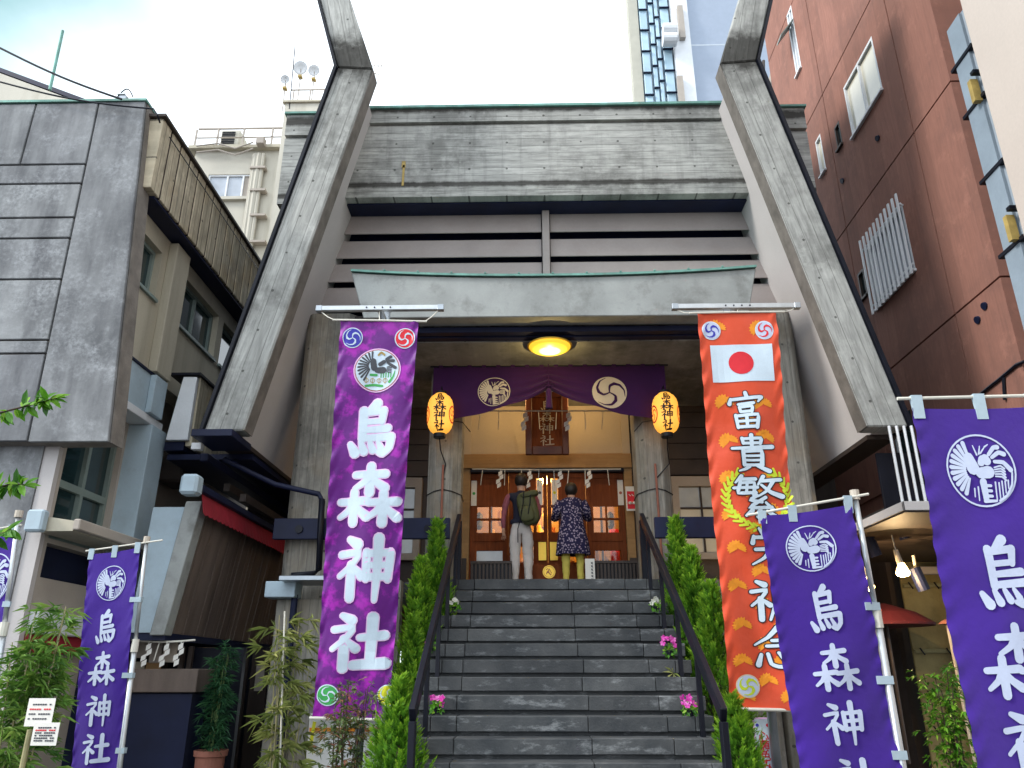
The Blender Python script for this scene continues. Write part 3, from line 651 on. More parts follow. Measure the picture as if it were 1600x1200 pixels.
# red scalloped awning
aw = thing('red_awning', 'narrow red scalloped awning above the leaning timber wall', 'awning', (-3.9, 9, 3.6))
a0, a1 = aX(315, 772, tp.x + .06), aX(446, 872, tp.x + .06); n = 26; mb = MB(); pts = []
for i in range(n * 4 + 1):
    t = i / (n * 4); p = a0.lerp(a1, t); p.z = a0.z + .0 - .0 * t
    pts.append((p, p + Vector((.05, 0, -.22 - .02 * abs(math.sin(i / 4 * math.pi))))))
for (p, q), (p2, q2) in zip(pts, pts[1:]): mb.hexa([p, p2, q2, q], [p + Vector((.006, 0, 0)), p2 + Vector((.006, 0, 0)), q2 + Vector((.006, 0, 0)), q + Vector((.006, 0, 0))])
mb.build('valance', M['red_cloth'], aw)
MB().box(a0.x - .02, a0.x + .05, a0.y - .1, a1.y, a0.z + .005, a0.z + .09).build('awning_bar', M['navy'], aw, .01)
box('awning_end_box', M['pale_blue'], aw, a0.x - .14, a0.x + .06, a0.y - .3, a0.y - .11, a0.z - .06, a0.z + .17, .03)
# dark eaves over the alley with gutter and downpipe
ev = thing('alley_eaves', 'dark blue eaves with gutter over the alley between shop and shrine', 'eaves', (-4, 11, 4))
box('eaves_soffit', M['navy'], ev, -4.62, -3.52, 9.45, 13.4, 4.19, 4.26)
box('gable_foot_plate', M['navy'], ev, -3.90, -3.42, 8.45, 9.1, 4.20, 4.285, .006)
box('foot_bracket', M['white'], ev, -4.0, -3.88, 8.72, 8.8, 4.12, 4.2, .004)
box('eaves_beam', M['navy'], ev, -4.0, -3.9, 9.0, 13.2, 4.05, 4.15, .01)
for z0, x0 in ((3.86, -3.98), (3.72, -3.75)): box('eaves_batten', M['dark_wood'], ev, x0, x0 + .08, 9.8, 13.4, z0, z0 + .1)
MB().tube([aY(350, 717, 9.2), aY(390, 738, 9.45), aY(430, 757, 9.55), aY(498, 772, 9.6), aY(504, 784, 9.62), aY(500, 830, 9.56)], .035, 8).build('gutter_pipe', M['navy'], ev, smooth=True)
MB().tube([aY(503, 780, 9.55), aY(498, 890, 9.55), aY(490, 897, 9.52), aY(455, 900, 9.4)], .04, 8).build('downpipe', M['black'], ev, smooth=True)
p = aY(268, 728, 10.2); box('speaker_box', M['siding'], ev, p.x - .18, p.x + .16, 10.2, 10.7, p.z - .22, p.z + .16, .03)
p = aY(305, 727, 10.0); box('tube_light', M['tan'], ev, p.x - .12, p.x + .3, 10.0, 10.1, p.z - .05, p.z + .05, .01)
# grey cabinet and ledge left of the purple banner
cbn = thing('meter_cabinet', 'grey metal cabinet and ledge with dark pipe beside the purple banner', 'cabinet', (-2.9, 9.3, 0))
a, b = aY(415, 908, 9.2), aY(460, 933, 9.2)
box('cabinet_box', M['pale_blue'], cbn, a.x, b.x, 9.2, 9.5, b.z, a.z, .008)
a, b = aY(440, 901, 9.1), aY(520, 908, 9.1); box('ledge', M['steel'], cbn, a.x, b.x + .5, 9.0, 9.6, b.z, a.z, .005)
x = aY(457, 960, 9.3).x; MB().tube([(x, 9.32, 2.5), (x, 9.32, .1)], .04, 8).build('waste_pipe', M['navy'], cbn)
box('pier', M['conc_v'], cbn, aY(425, 1000, 9.4).x, aY(520, 1000, 9.4).x, 9.42, 9.75, 0, aY(460, 936, 9.4).z, .01)
wp = thing('white_notice_board', 'white notice panel with orange trim line below the purple banner', 'board', (-2.0, 8.7, 0))
a, b = aY(486, 1118, 8.75), aY(628, 1260, 8.75); box('panel', M['white'], wp, a.x, b.x, 8.7, 8.76, .25, a.z + .02, .006)
box('trim', M['print_orange'], wp, a.x + .01, b.x - .01, 8.69, 8.698, aY(550, 1143, 8.7).z, aY(550, 1137, 8.7).z)
MB().prism([aY(494, 1128, 8.68), aY(487, 1170, 8.68), aY(482, 1168, 8.68), aY(489, 1127, 8.68)], (0, -.003, 0)).build('yellow_tape', M['print_yellow'], wp)
for x in (a.x + .05, b.x - .08): box('leg', M['steel'], wp, x, x + .04, 8.77, 8.81, 0, a.z - .05)
# ================================================================ red-brown building on the right
RB = thing('red_brown_building', 'tall red-brown rendered building with barred window right of the shrine', 'building', (8, 11, 0))
RX, RY = 5.83, 8.5
zbase = aX(1410, 783, RX).z
wins = [(10.13, 11.36, 10.55, 11.65), (12.58, 12.85, 10.80, 11.62), (11.75, 11.98, 10.75, 11.25), (10.27, 11.65, 7.30, 8.45), (12.9, 13.2, 13.6, 15.3), (11.85, 12.1, 7.7, 8.2)]
zj = [zbase + .25, 6.2, 9.22, 12.25, 15.3, 18.4, 22]
yj = [RY, 9.57, 12.2, 14.6]
mb = MB(); gp = .014
for i in range(len(zj) - 1):
    for jn in range(len(yj) - 1):
        hs = []
        for wv in wins:
            if wv[1] > yj[jn] and wv[0] < yj[jn + 1] and wv[3] > zj[i] and wv[2] < zj[i + 1]: hs.append(wv)
        mb = MB()
        for u0, u1, v0, v1 in cells(yj[jn] + (gp if jn else 0), yj[jn + 1] - gp, zj[i] + gp, zj[i + 1] - gp, [(max(h[0], yj[jn] + gp), min(h[1], yj[jn + 1] - gp), max(h[2], zj[i] + gp), min(h[3], zj[i + 1] - gp)) for h in hs]): mb.box(RX, RX + .1, u0, u1, v0, v1)
        mb.build('wall_panel', M['red_wall'], RB)
    box('wall_panel', M['red_wall'], RB, RX + .101, 10, RY, RY + .1, zj[i] + gp, zj[i + 1] - gp)
box('wall_core', M['groove'], RB, RX + .11, 10, RY + .11, 14.5, zbase + .3, 21.9)
def rwin(wv, gm, fm, split=True, deep=.07):
    h = []
    if split: m_ = (wv[0] + wv[1]) / 2; h = [(wv[0] + .04, m_ - .02, wv[2] + .05, wv[3] - .05), (m_ + .02, wv[1] - .04, wv[2] + .05, wv[3] - .05)]
    else: h = [(wv[0] + .035, wv[1] - .035, wv[2] + .04, wv[3] - .04)]
    f = MB()
    for u0, u1, v0, v1 in cells(*wv, h): f.box(RX + deep - .075, RX + deep, u0, u1, v0, v1)
    wo = f.build('window', fm, RB)
    for q in h: box('pane', gm, wo, RX + deep - .03, RX + deep - .02, *q)
    box('sill', fm, wo, RX - .05, RX + .02, wv[0] - .02, wv[1] + .02, wv[2] - .04, wv[2] - .003)
    return wo
rwin(wins[0], M['glass_y'], M['white']); rwin(wins[1], M['glass_y'], M['white'], False); rwin(wins[2], M['glass'], M['dark_wood'], False)
gw = rwin(wins[3], M['glass_c'], M['white']); rwin(wins[4], M['glass_c'], M['white']); rwin(wins[5], M['glass'], M['dark_wood'], False)
for i in range(11):
    y = 10.24 + i * 1.38 / 10; box('bar', M['white'], gw, RX - .10, RX - .075, y - .02, y + .02, 7.2, 8.6)
for z in (7.35, 8.4): box('bar_rail', M['white'], gw, RX - .073, RX - .055, 10.2, 11.68, z - .016, z + .016)
for y in (10.25, 11.63): box('bar_bracket', M['white'], gw, RX - .054, RX, y - .01, y + .01, 8.39, 8.41)
# tilted top-hung sash of the highest window
MB().hexa([(RX, 12.9, 14.9), (RX, 13.2, 14.9), (RX - .32, 13.2, 14.45), (RX - .32, 12.9, 14.45)], [(RX, 12.9, 14.93), (RX, 13.2, 14.93), (RX - .32, 13.2, 14.49), (RX - .32, 12.9, 14.49)]).build('open_sash', M['leaf_frame'], gw.parent)
for y, z in ((10.55, 9.9), (9.1, 5.9), (8.9, 6.0), (12.0, 10.1)): MB().tube([(RX, y, z), (RX - .03, y, z - .01)], .05, 10).build('vent_cap', M['navy'], RB)
MB().tube([aX(1600, 565, RX - .02), aX(1588, 570, RX - .02), aX(1562, 592, RX - .02), aX(1530, 617, RX - .02)], .02, 6).build('wall_cable', M['black'], RB)
MB().tube([aX(1568, 590, RX - .02), aX(1570, 625, RX - .02)], .02, 6).build('wall_cable', M['black'], RB)
# horizontal fascia over the open ground floor, and white bars of the front balcony
box('shopfront_fascia', M['tan'], RB, RX - .03, 9.8, 8.42, 14.4, zbase - .1, zbase + .02, .01)
box('lower_wall', M['red_wall'], RB, RX + .02, RX + .1, 8.55, 14.4, zbase + .03, zbase + .26)
fa = aX(1347, 850, RX)
zc = aY(1410, 783, 8.5).z; xc = aY(1410, 783, 8.5).x; zbt = aY(1405, 676, 8.5).z
SP = thing('shopfront_canopy', 'flat beige-edged canopy with upright white bars behind the right flags', 'canopy', (5.2, 9.5, zc))
box('canopy_slab', M['dark_wood'], SP, xc + .02, 8.5, 8.53, 12.6, zc - .12, zc - .02)
box('canopy_edge', M['plaster'], SP, xc, xc + .018, 8.5, 12.6, zc - .1, zc, .004); box('canopy_edge', M['plaster'], SP, xc, 8.5, 8.5, 8.528, zc - .1, zc, .004)
for i in range(8):
    x = xc + .03 + i * .085; MB().tube([(x, 8.56, zc), (x, 8.56, zbt + .1)], .016, 6).build('white_bar', M['white'], SP)
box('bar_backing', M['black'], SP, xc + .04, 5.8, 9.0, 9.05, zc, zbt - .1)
box('canopy_post', M['dark_wood'], SP, xc + .05, xc + .15, 10.9, 11.0, 0, zc - .125)
wv = (11.2, 11.75, zbase + .55, zbase + 1.25)
lwn = box('low_window', M['glass'], RB, RX - .012, RX - .002, *wv); box('window_frame', M['alu'], lwn, RX - .03, RX - .002, wv[1] + .005, wv[1] + .05, wv[2], wv[3])
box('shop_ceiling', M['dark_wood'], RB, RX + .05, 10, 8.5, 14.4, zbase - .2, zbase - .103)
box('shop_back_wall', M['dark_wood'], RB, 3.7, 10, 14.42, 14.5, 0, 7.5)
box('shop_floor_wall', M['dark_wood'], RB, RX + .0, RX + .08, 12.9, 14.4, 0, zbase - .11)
bm_ = aY(1400, 945, 10.8); box('shop_beam', M['dark_wood'], RB, RX + .0, 9.5, 10.8, 11.0, aY(1420, 960, 10.8).z, aY(1420, 930, 10.8).z, .01)
box('shop_beam', M['tan'], RB, RX + .0, 9.5, 12.0, 12.1, aY(1420, 897, 12).z, aY(1420, 885, 12).z, .01)
# bamboo fence inside
FN = thing('bamboo_fence', 'yellowed bamboo lattice fence at the back of the open ground floor', 'fence', (7, 12.6, 0))
for i in range(5): box('fence_panel', M['cream_f'] if 'cream_f' in M else M['beige'], FN, 5.9 + i * .72, 5.9 + i * .72 + .7, 12.62, 12.66, 0, 3.6, .005)
for y in (915, 1018, 1085, 1140): 
    z = aY(1430, y, 12.55).z; MB().tube([(5.9, 12.57, z), (7.4, 12.57, z + .03), (9.4, 12.57, z)], .035, 7).build('bamboo_rail', M['culm'], FN)
    for i in range(9):
        x = 6 + i * .4; MB().tube([(x - .03, 12.53, z + .05), (x + .03, 12.53, z - .05)], .012, 5).build('tie', M['black'], FN)
for x in (6.55, 7.3, 8.2): MB().tube([(x, 12.52, 0), (x, 12.52, 3.6)], .05, 8).build('fence_post', M['dark_wood'], FN)
# hanging bulbs
for bx_, by_, lab in ((1410, 890, 'lit hanging bulb between the two right violet flags'), (1355, 912, 'lit bulb half hidden behind the pole of the middle violet flag')):
    p = aY(bx_, by_, 10.0); bl = thing('hanging_bulb', lab, 'light bulb', tuple(p), 'hanging bulbs in the open shop')
    MB().tube([p + Vector((-.06, 0, zc - .12 - p.z)), p + Vector((-.05, 0, .3)), p + Vector((-.03, 0, .2))], .008, 6).build('flex', M['cord'], bl)
    MB().tube([p + Vector((-.045, 0, .25)), p + Vector((-.015, 0, .08))], [.03, .04], 10).build('socket', M['wall_cream'], bl)
    MB().lathe([(.035, .08), (.06, .02), (.085, -.04), (.07, -.075), (.02, -.09)], p, 14).build('bulb', M['bulb'], bl, smooth=True)
    ld = bpy.data.lights.new('bulb_light', 'POINT'); ld.energy = 26; ld.color = (1, .68, .35); ld.shadow_soft_size = 0
    lo = bpy.data.objects.new('bulb_light', ld); link(lo, bl); lo.location = p + Vector((0, 0, -.16))
for bx_, by_, lab in ((1408, 825, 'black spotlight under the fascia near the hanging bulb'), (1362, 852, 'black spotlight behind the middle violet flag pole'), (1436, 905, 'black spotlight above the bamboo fence')):
    p = aY(bx_, by_, 10.2); sp = thing('spotlight', lab, 'spotlight', tuple(p), 'spotlights in the open shop')
    MB().tube([p + Vector((-.04, 0, .14)), p + Vector((.04, 0, -.14))], .075, 12).build('housing', M['navy'], sp)
    MB().tube([p + Vector((-.02, 0, .12)), p + Vector((-.02, 0, .3))], .02, 8).build('stem', M['wall_cream'], sp)
um = thing('red_parasol', 'dark red paper parasol inside the open shop behind the middle flag', 'parasol', tuple(aY(1390, 985, 11.4)))
p = aY(1382, 960, 11.4); mb = MB(); mb.lathe([(.62, -.16), (.63, -.13), (.4, .02), (.12, .12), (.02, .15)], p, 24); mb.build('canopy', M['dark_red'], um, smooth=False)
MB().tube([p + Vector((0, 0, -1.9)), p + Vector((0, 0, .1))], .025, 8).build('pole', M['dark_wood'], um)
lt = thing('paper_floor_lamp', 'slim lamp post with small orange cap beside the right flag', 'lamp', tuple(aY(1482, 1040, 10.6)))
p = aY(1480, 975, 10.6); MB().tube([p, (p.x + .02, 10.6, 0)], .02, 8).build('pole', M['wall_cream'], lt); MB().lathe([(.11, 0), (.06, .04), (.01, .06)], p, 12).build('cap', M['terracotta'], lt)
# ================================================================ smooth beige building at the right edge
BE = thing('beige_clad_building', 'smooth beige clad wall at the far right edge with grey duct beside it', 'building', (6, 3, 0))
box('side_wall', M['beige_r'], BE, 4.77, 9, -6, 6.5, 0, 15, .02)
box('wall_seam', M['white'], BE, 4.765, 4.769, 5.55, 5.57, 4, 14.9)
du = thing('wall_duct', 'blue-grey metal duct with black straps beside the beige wall', 'duct', (5.0, 6.8, 4))
MB().box(4.86, 5.3, 6.62, 7.0, 4.3, 8.6).build('duct', M['duct'], du, .06, seg=3)
for z in (5.6, 6.5, 7.35, 8.0): box('strap', M['black'], du, 4.845, 5.31, 6.6, 7.02, z, z + .04)
for z in (5.9, 7.6):
    box('bracket', M['dull_yellow'], du, 4.78, 4.86, 6.66, 6.72, z - .28, z); box('bracket', M['black'], du, 4.78, 5.0, 6.58, 6.64, z + .02, z + .06)
# ================================================================ towers and roofs behind
TW = thing('office_tower', 'pale office tower with bay windows rising behind the shrine', 'building', (8, 26, 0))
TY = 25.0
def tx(px): return aY(px, 80, TY).x
box('tile_wall', M['tile'] if 'tile' in M else M['cream_wall'], TW, tx(986), tx(1001), TY, TY + .5, 0, 46)
box('core_wall', M['white'], TW, tx(1001), tx(1052), TY + .25, 26.5, 0, 46)
box('white_pier', M['white'], TW, tx(1052), tx(1078), TY - .3, 26.5, 0, 46)
box('blue_wall', M['blue_wall'] if 'blue_wall' in M else M['pale_blue'], TW, tx(1078), tx(1210) + 3, TY - .1, 33, 0, 46)
z = 19.0; k = 0
while z < 33:
    for (a, b), o in (((1003, 1014), 0), ((1018, 1024), .35), ((1027, 1032), .7), ((1036, 1049), .1)):
        wv = box('bay_window', M['glass_b'] if 'glass_b' in M else M['glass_c'], TW, tx(a), tx(b), TY - .1, TY + .24, z + o, z + o + 1.0, .01)
        box('window_rail', M['navy'], wv, tx(a) - .04, tx(b) + .04, TY - .2, TY - .11, z + o + 1.0, z + o + 1.03)
    z += 1.12; k += 1
for y0, y1 in ((8, 58), (118, 170)):
    a, b = aY(1062, y0, TY - .5), aY(1055, y1, TY - .5); box('pier_slot', M['tan'], TW, a.x - .1, a.x + .12, TY - .5, TY - .305, b.z, a.z)
for py in (47, 62): 
    p = aY(1047, py, TY - .6); MB().tube([(p.x - .3, TY - .6, p.z), (p.x + .25, TY - .6, p.z)], .28, 14).build('vent_hood', M['white'], TW)
box('wall_joint', M['steel'], TW, tx(1078), tx(1200), TY - .104, TY - .101, aY(1120, 74, TY).z, aY(1120, 72, TY).z)
fr_ = thing('far_house', 'sliver of a white building with a stair between the right gable and the red wall', 'building', (9, 20, 0))
a, b = aY(1196, 172, 19.5), aY(1226, 95, 19.5)
MB().prism([aY(1190, 185, 19.5), aY(1232, 185, 19.5), aY(1232, 85, 19.5), aY(1205, 125, 19.5)], (0, 2, 0)).build('wall', M['white'], fr_)
MB().tube([aY(1196, 160, 19.3), aY(1214, 85, 19.3)], .08, 6).build('stair_string', M['tan'], fr_)
MB().tube([aY(1203, 175, 19.2), aY(1219, 115, 19.2)], .06, 6).build('stair_string', M['dark_wood'], fr_)
MB().tube([aY(1193, 95, 19.4), aY(1193, 150, 19.4)], .05, 6).build('vent_pole', M['dark_wood'], fr_)
# cream building behind the left gable beam
RL = thing('cream_rear_building', 'stained cream building with rooftop railing behind the left gable beam', 'building', (-7.5, 16, 0))
QY = 16.0
def q_(x, y): return aY(x, y, QY)
xl, xr, zt = q_(308, 230).x, q_(446, 230).x, q_(380, 236).z
w0, w1_ = q_(320, 310), q_(393, 272)
mb = MB()
for u0, u1, v0, v1 in cells(xl, xr + 1.2, 4, zt, [(w0.x, w1_.x, w0.z, w1_.z)]): mb.box(u0, u1, QY, QY + .3, v0, v1)
mb.box(xl, xr + 1.2, QY + .32, QY + 6, 4, zt - .02)
mb.build('wall', M['cream_wall'], RL)
box('side_wall', M['cream_wall'], RL, xl - .02, xl + .2, QY + .01, QY + 6, 4, zt - .05)
wf = MB(); m_ = (w0.x * .55 + w1_.x * .45)
hs = [(w0.x + .04, m_ - .02, w0.z + .04, w1_.z - .04), (m_ + .02, w1_.x - .22, w0.z + .04, w1_.z - .04), (w1_.x - .18, w1_.x - .04, w0.z + .04, w1_.z - .04)]
for u0, u1, v0, v1 in cells(w0.x, w1_.x, w0.z, w1_.z, hs): wf.box(u0, u1, QY + .02, QY + .1, v0, v1)
wf = wf.build('window', M['white'], RL)
for i, h in enumerate(hs): box('pane', M['glass_c'] if i < 2 else M['tan'], wf, h[0], h[1], QY + .06, QY + .07, h[2], h[3])
box('sill', M['cream_wall'], wf, w0.x - .05, w1_.x + .05, QY - .1, QY + .01, w0.z - .09, w0.z - .01)
box('roof_slab_edge', M['beige'], RL, xl - .15, xr + .3, QY - .15, QY + 5, zt, zt + .09)
for px, r in ((402, .05), (408, .07), (414, .05), (399, .03)):
    p = q_(px, 245); MB().tube([(p.x, QY - .1, p.z), (p.x, QY - .1, 6)], r, 7).build('wall_pipe', M['cream_wall'], RL)
for y in (268, 303, 342, 383): a, b = q_(394, y), q_(418, y); box('pipe_clamp', M['tan'], RL, a.x, b.x, QY - .19, QY - .02, b.z - .02, a.z + .03)
for y in (236, 246):
    MB().tube([q_(312, y) + Vector((0, -.2, 0)), q_(345, y - 3) + Vector((0, -.2, .02)), q_(372, y + 4) + Vector((0, -.2, 0)), q_(400, y - 6) + Vector((0, -.2, 0))], .02, 6).build('roof_pipe', M['tan'], RL)
p = q_(413, 232); box('junction_box', M['tan'], RL, p.x - .1, p.x + .1, QY - .35, QY - .16, p.z - .1, p.z + .1, .01)
rl = MB(); zr = q_(380, 205).z
for px in (306, 340, 380, 425): x = q_(px, 230).x; rl.box(x - .02, x + .02, QY - .1, QY - .06, zt + .09, zr)
rl.box(xl, xr, QY - .1, QY - .06, zr, zr + .04); rl.box(xl, xr, QY - .1, QY - .06, (zr + zt) / 2 + .04, (zr + zt) / 2 + .06)
rl.build('roof_railing', M['tan'], RL)
ac = thing('air_conditioner', 'boxy air conditioner unit on the railing of the cream rear roof', 'air conditioner', tuple(q_(357, 230)))
a, b = q_(340, 224), q_(374, 199); box('casing', M['cream_wall'], ac, a.x, b.x, QY + .1, QY + .6, a.z, b.z, .02)
for i in range(7):
    zz = a.z + .06 + i * (b.z - a.z - .1) / 7; box('grille_slat', M['black'], ac, a.x + .04, b.x - .12, QY + .08, QY + .098, zz, zz + .03)
box('stand', M['tan'], ac, a.x + .02, b.x - .02, QY + .15, QY + .55, zt + .09, a.z - .004)
# higher stair block with dishes
hb = thing('rooftop_block', 'cream rooftop block with railing peeking over the left gable beam', 'building', tuple(q_(480, 200)))
HY = 15.5
a, b = aY(441, 200, HY), aY(560, 160, HY); box('block_wall', M['cream_wall'], hb, a.x, b.x, HY, HY + 3, 5, b.z)
box('block_coping', M['beige'], hb, a.x - .05, b.x, HY - .06, HY + 3, b.z + .003, b.z + .06)
rl = MB()
for px in (458, 484, 506): x = aY(px, 150, HY).x; rl.box(x - .015, x + .015, HY, HY + .03, b.z + .06, b.z + .42)
rl.box(a.x + .1, b.x, HY, HY + .03, b.z + .42, b.z + .45); rl.build('block_railing', M['tan'], hb)
for px, py, r, lab in ((470, 107, .19, 'larger white satellite dish on the rear rooftop'), (491, 111, .155, 'smaller white satellite dish nearest the left gable beam'), (446, 125, .12, 'small tilted dish beside the tall rooftop aerial')):
    p = aY(px, py, HY + .4); dsh = thing('satellite_dish', lab, 'satellite dish', tuple(p), 'dishes on the rear rooftop')
    mb = MB(); mb.lathe([(.01, -.03), (r * .6, -.015), (r, .04), (r * .98, .05), (r * .55, .0), (.012, -.012)], (0, 0, 0), 18)
    rot = Matrix.Rotation(R(108), 4, 'X') @ Matrix.Rotation(R(0), 4, 'Y'); mb.v = [tuple((rot @ Vector(v)) + p) for v in mb.v]; mb.build('reflector', M['white'], dsh, smooth=True)
    MB().tube([p + Vector((0, .02, 0)), p + Vector((0, .05, -.2)), p + Vector((0, .05, b.z + .06 - p.z))], .015, 6).build('mast', M['tan'], dsh)
    box('bracket', M['dull_yellow'], dsh, p.x - .05, p.x + .05, p.y - .02, p.y + .1, p.z - .28, p.z - .22)
ant = MB().tube([aY(452, 170, HY), aY(461, 72, HY)], .014, 6).build('aerial_rod', M['black']); tag(ant, 'tall thin aerial rod on the rear rooftop left of the gable beam', 'aerial')
ya = thing('yagi_aerial', 'spidery television aerial sticking out right of the left gable bend', 'aerial', tuple(aY(590, 105, 14)))
for s0, s1 in (((580, 103), (604, 103)), ((584, 92), (588, 120)), ((590, 96), (592, 112)), ((596, 98), (597, 110)), ((578, 112), (596, 118))): MB().tube([aY(*s0, 14), aY(*s1, 14)], .01, 5).build('element', M['tan'], ya)
# ================================================================ print helpers (brush strokes laid on cloth)
def ki(x, y, w, h): return [([(x, y + .34 * h), (x + w, y + .28 * h)], 9, 11), ([(x + .5 * w, y), (x + .5 * w, y + h)], 11, 12), ([(x + .47 * w, y + .36 * h), (x + .3 * w, y + .62 * h), (x, y + .84 * h)], 11, 6), ([(x + .53 * w, y + .36 * h), (x + .72 * w, y + .6 * h), (x + w, y + .8 * h)], 7, 12)]
SHI = [([(18, 3), (34, 11)], 8, 14), ([(5, 29), (38, 24), (26, 44), (4, 64)], 9, 6), ([(24, 46), (24, 98)], 12, 12), ([(30, 50), (43, 62)], 7, 12)]
G = {
 '烏': [([(54, 1), (38, 17)], 14, 8), ([(30, 15), (31, 68)], 12, 11), ([(30, 19), (66, 14)], 9, 10), ([(67, 14), (65, 35)], 11, 9), ([(32, 36), (66, 33)], 8, 8), ([(32, 51), (77, 47)], 8, 11), ([(30, 66), (82, 62)], 9, 11), ([(84, 63), (82, 82), (70, 94), (60, 90)], 12, 7), ([(10, 78), (19, 93)], 8, 14), ([(29, 74), (35, 90)], 7, 12), ([(45, 73), (51, 87)], 7, 11), ([(60, 72), (66, 84)], 6, 10)],
 '森': ki(24, 0, 52, 48) + ki(0, 47, 48, 53) + ki(50, 47, 50, 53),
 '神': SHI + [([(51, 24), (52, 66)], 10, 10), ([(51, 26), (90, 23)], 9, 9), ([(91, 23), (89, 66)], 11, 10), ([(53, 45), (88, 43)], 8, 8), ([(53, 64), (88, 62)], 9, 9), ([(70, 0), (70, 60), (69, 101)], 13, 6)],
 '社': SHI + [([(50, 42), (92, 37)], 9, 13), ([(71, 4), (70, 88)], 14, 13), ([(40, 92), (97, 87)], 12, 15)],
 '富': [([(50, 0), (53, 12)], 9, 10), ([(10, 17), (6, 31)], 7, 11), ([(10, 19), (90, 13)], 8, 9), ([(92, 14), (82, 27)], 10, 4), ([(30, 33), (70, 30)], 7, 8), ([(33, 41), (35, 54)], 8, 7), ([(34, 41), (66, 39), (64, 54)], 7, 8), ([(36, 54), (64, 53)], 7, 7), ([(21, 64), (25, 99)], 9, 8), ([(21, 66), (79, 63), (75, 99)], 8, 9), ([(26, 81), (75, 80)], 7, 7), ([(27, 97), (74, 96)], 8, 8), ([(50, 64), (50, 96)], 8, 8)],
 '貴': [([(28, 9), (30, 24)], 8, 7), ([(28, 11), (72, 9), (70, 24)], 7, 8), ([(30, 23), (70, 22)], 7, 7), ([(50, 0), (50, 34)], 9, 8), ([(2, 38), (98, 33)], 7, 11), ([(28, 44), (28, 83)], 9, 9), ([(28, 46), (72, 44), (72, 83)], 7, 10), ([(30, 58), (70, 57)], 6, 6), ([(30, 70), (70, 69)], 6, 6), ([(28, 83), (72, 82)], 7, 7), ([(40, 86), (30, 94), (14, 100)], 10, 4), ([(60, 85), (72, 91), (88, 100)], 6, 11)],
 '繁': [([(17, 0), (4, 16)], 8, 4), ([(12, 8), (47, 6)], 7, 8), ([(14, 14), (8, 41), (46, 39)], 7, 7), ([(13, 17), (44, 15), (41, 46)], 6, 8), ([(0, 29), (50, 26)], 6, 7), ([(28, 17), (25, 39)], 6, 6), ([(64, 0), (52, 20)], 8, 4), ([(58, 11), (98, 8)], 7, 8), ([(84, 10), (70, 34), (50, 48)], 8, 4), ([(59, 20), (78, 38), (100, 48)], 5, 11), ([(48, 46), (31, 58), (57, 61)], 7, 7), ([(66, 50), (28, 76), (78, 73)], 7, 7), ([(66, 62), (80, 79)], 5, 9), ([(52, 76), (52, 100), (44, 97)], 9, 6), ([(34, 82), (20, 95)], 9, 5), ([(68, 82), (84, 95)], 6, 10)],
 '栄': [([(23, 2), (33, 17)], 6, 10), ([(48, 0), (53, 15)], 6, 10), ([(78, 0), (66, 17)], 10, 4), ([(9, 22), (6, 39)], 7, 10), ([(9, 25), (90, 21)], 8, 9), ([(92, 22), (83, 37)], 10, 4), ([(12, 55), (88, 51)], 8, 10), ([(50, 37), (50, 101)], 11, 9), ([(46, 56), (30, 76), (4, 92)], 10, 4), ([(54, 56), (72, 76), (98, 90)], 6, 12)],
 '祈': SHI + [([(88, 3), (56, 17)], 11, 5), ([(55, 16), (54, 60), (42, 99)], 10, 5), ([(56, 43), (97, 39)], 8, 10), ([(79, 43), (79, 102)], 11, 7)],
 '念': [([(50, 0), (30, 26), (2, 45)], 10, 4), ([(50, 2), (72, 26), (100, 43)], 6, 12), ([(38, 33), (62, 31)], 7, 8), ([(27, 47), (71, 44), (52, 64)], 7, 7), ([(14, 68), (6, 93)], 7, 12), ([(28, 66), (33, 90), (46, 96), (70, 94), (75, 80)], 7, 9), ([(48, 62), (58, 77)], 6, 10), ([(79, 64), (93, 83)], 6, 12)]}
def densify(pts, n=5):
    P = [Vector((*p, 0)) for p in pts]
    if len(P) == 2: return [P[0].lerp(P[1], i / n) for i in range(n + 1)]
    out = []
    for i in range(len(P) - 1):
        p0 = P[max(i - 1, 0)]; p1 = P[i]; p2 = P[i + 1]; p3 = P[min(i + 2, len(P) - 1)]
        sharp = False
        for k in range(n):
            t = k / n
            # corners in squared strokes stay tight: blend spline with straight
            c = .5 * ((2 * p1) + (p2 - p0) * t + (2 * p0 - 5 * p1 + 4 * p2 - p3) * t * t + (3 * p1 - p0 - 3 * p2 + p3) * t ** 3)
            out.append(c.lerp(p1.lerp(p2, t), .6))
    out.append(P[-1]); return out
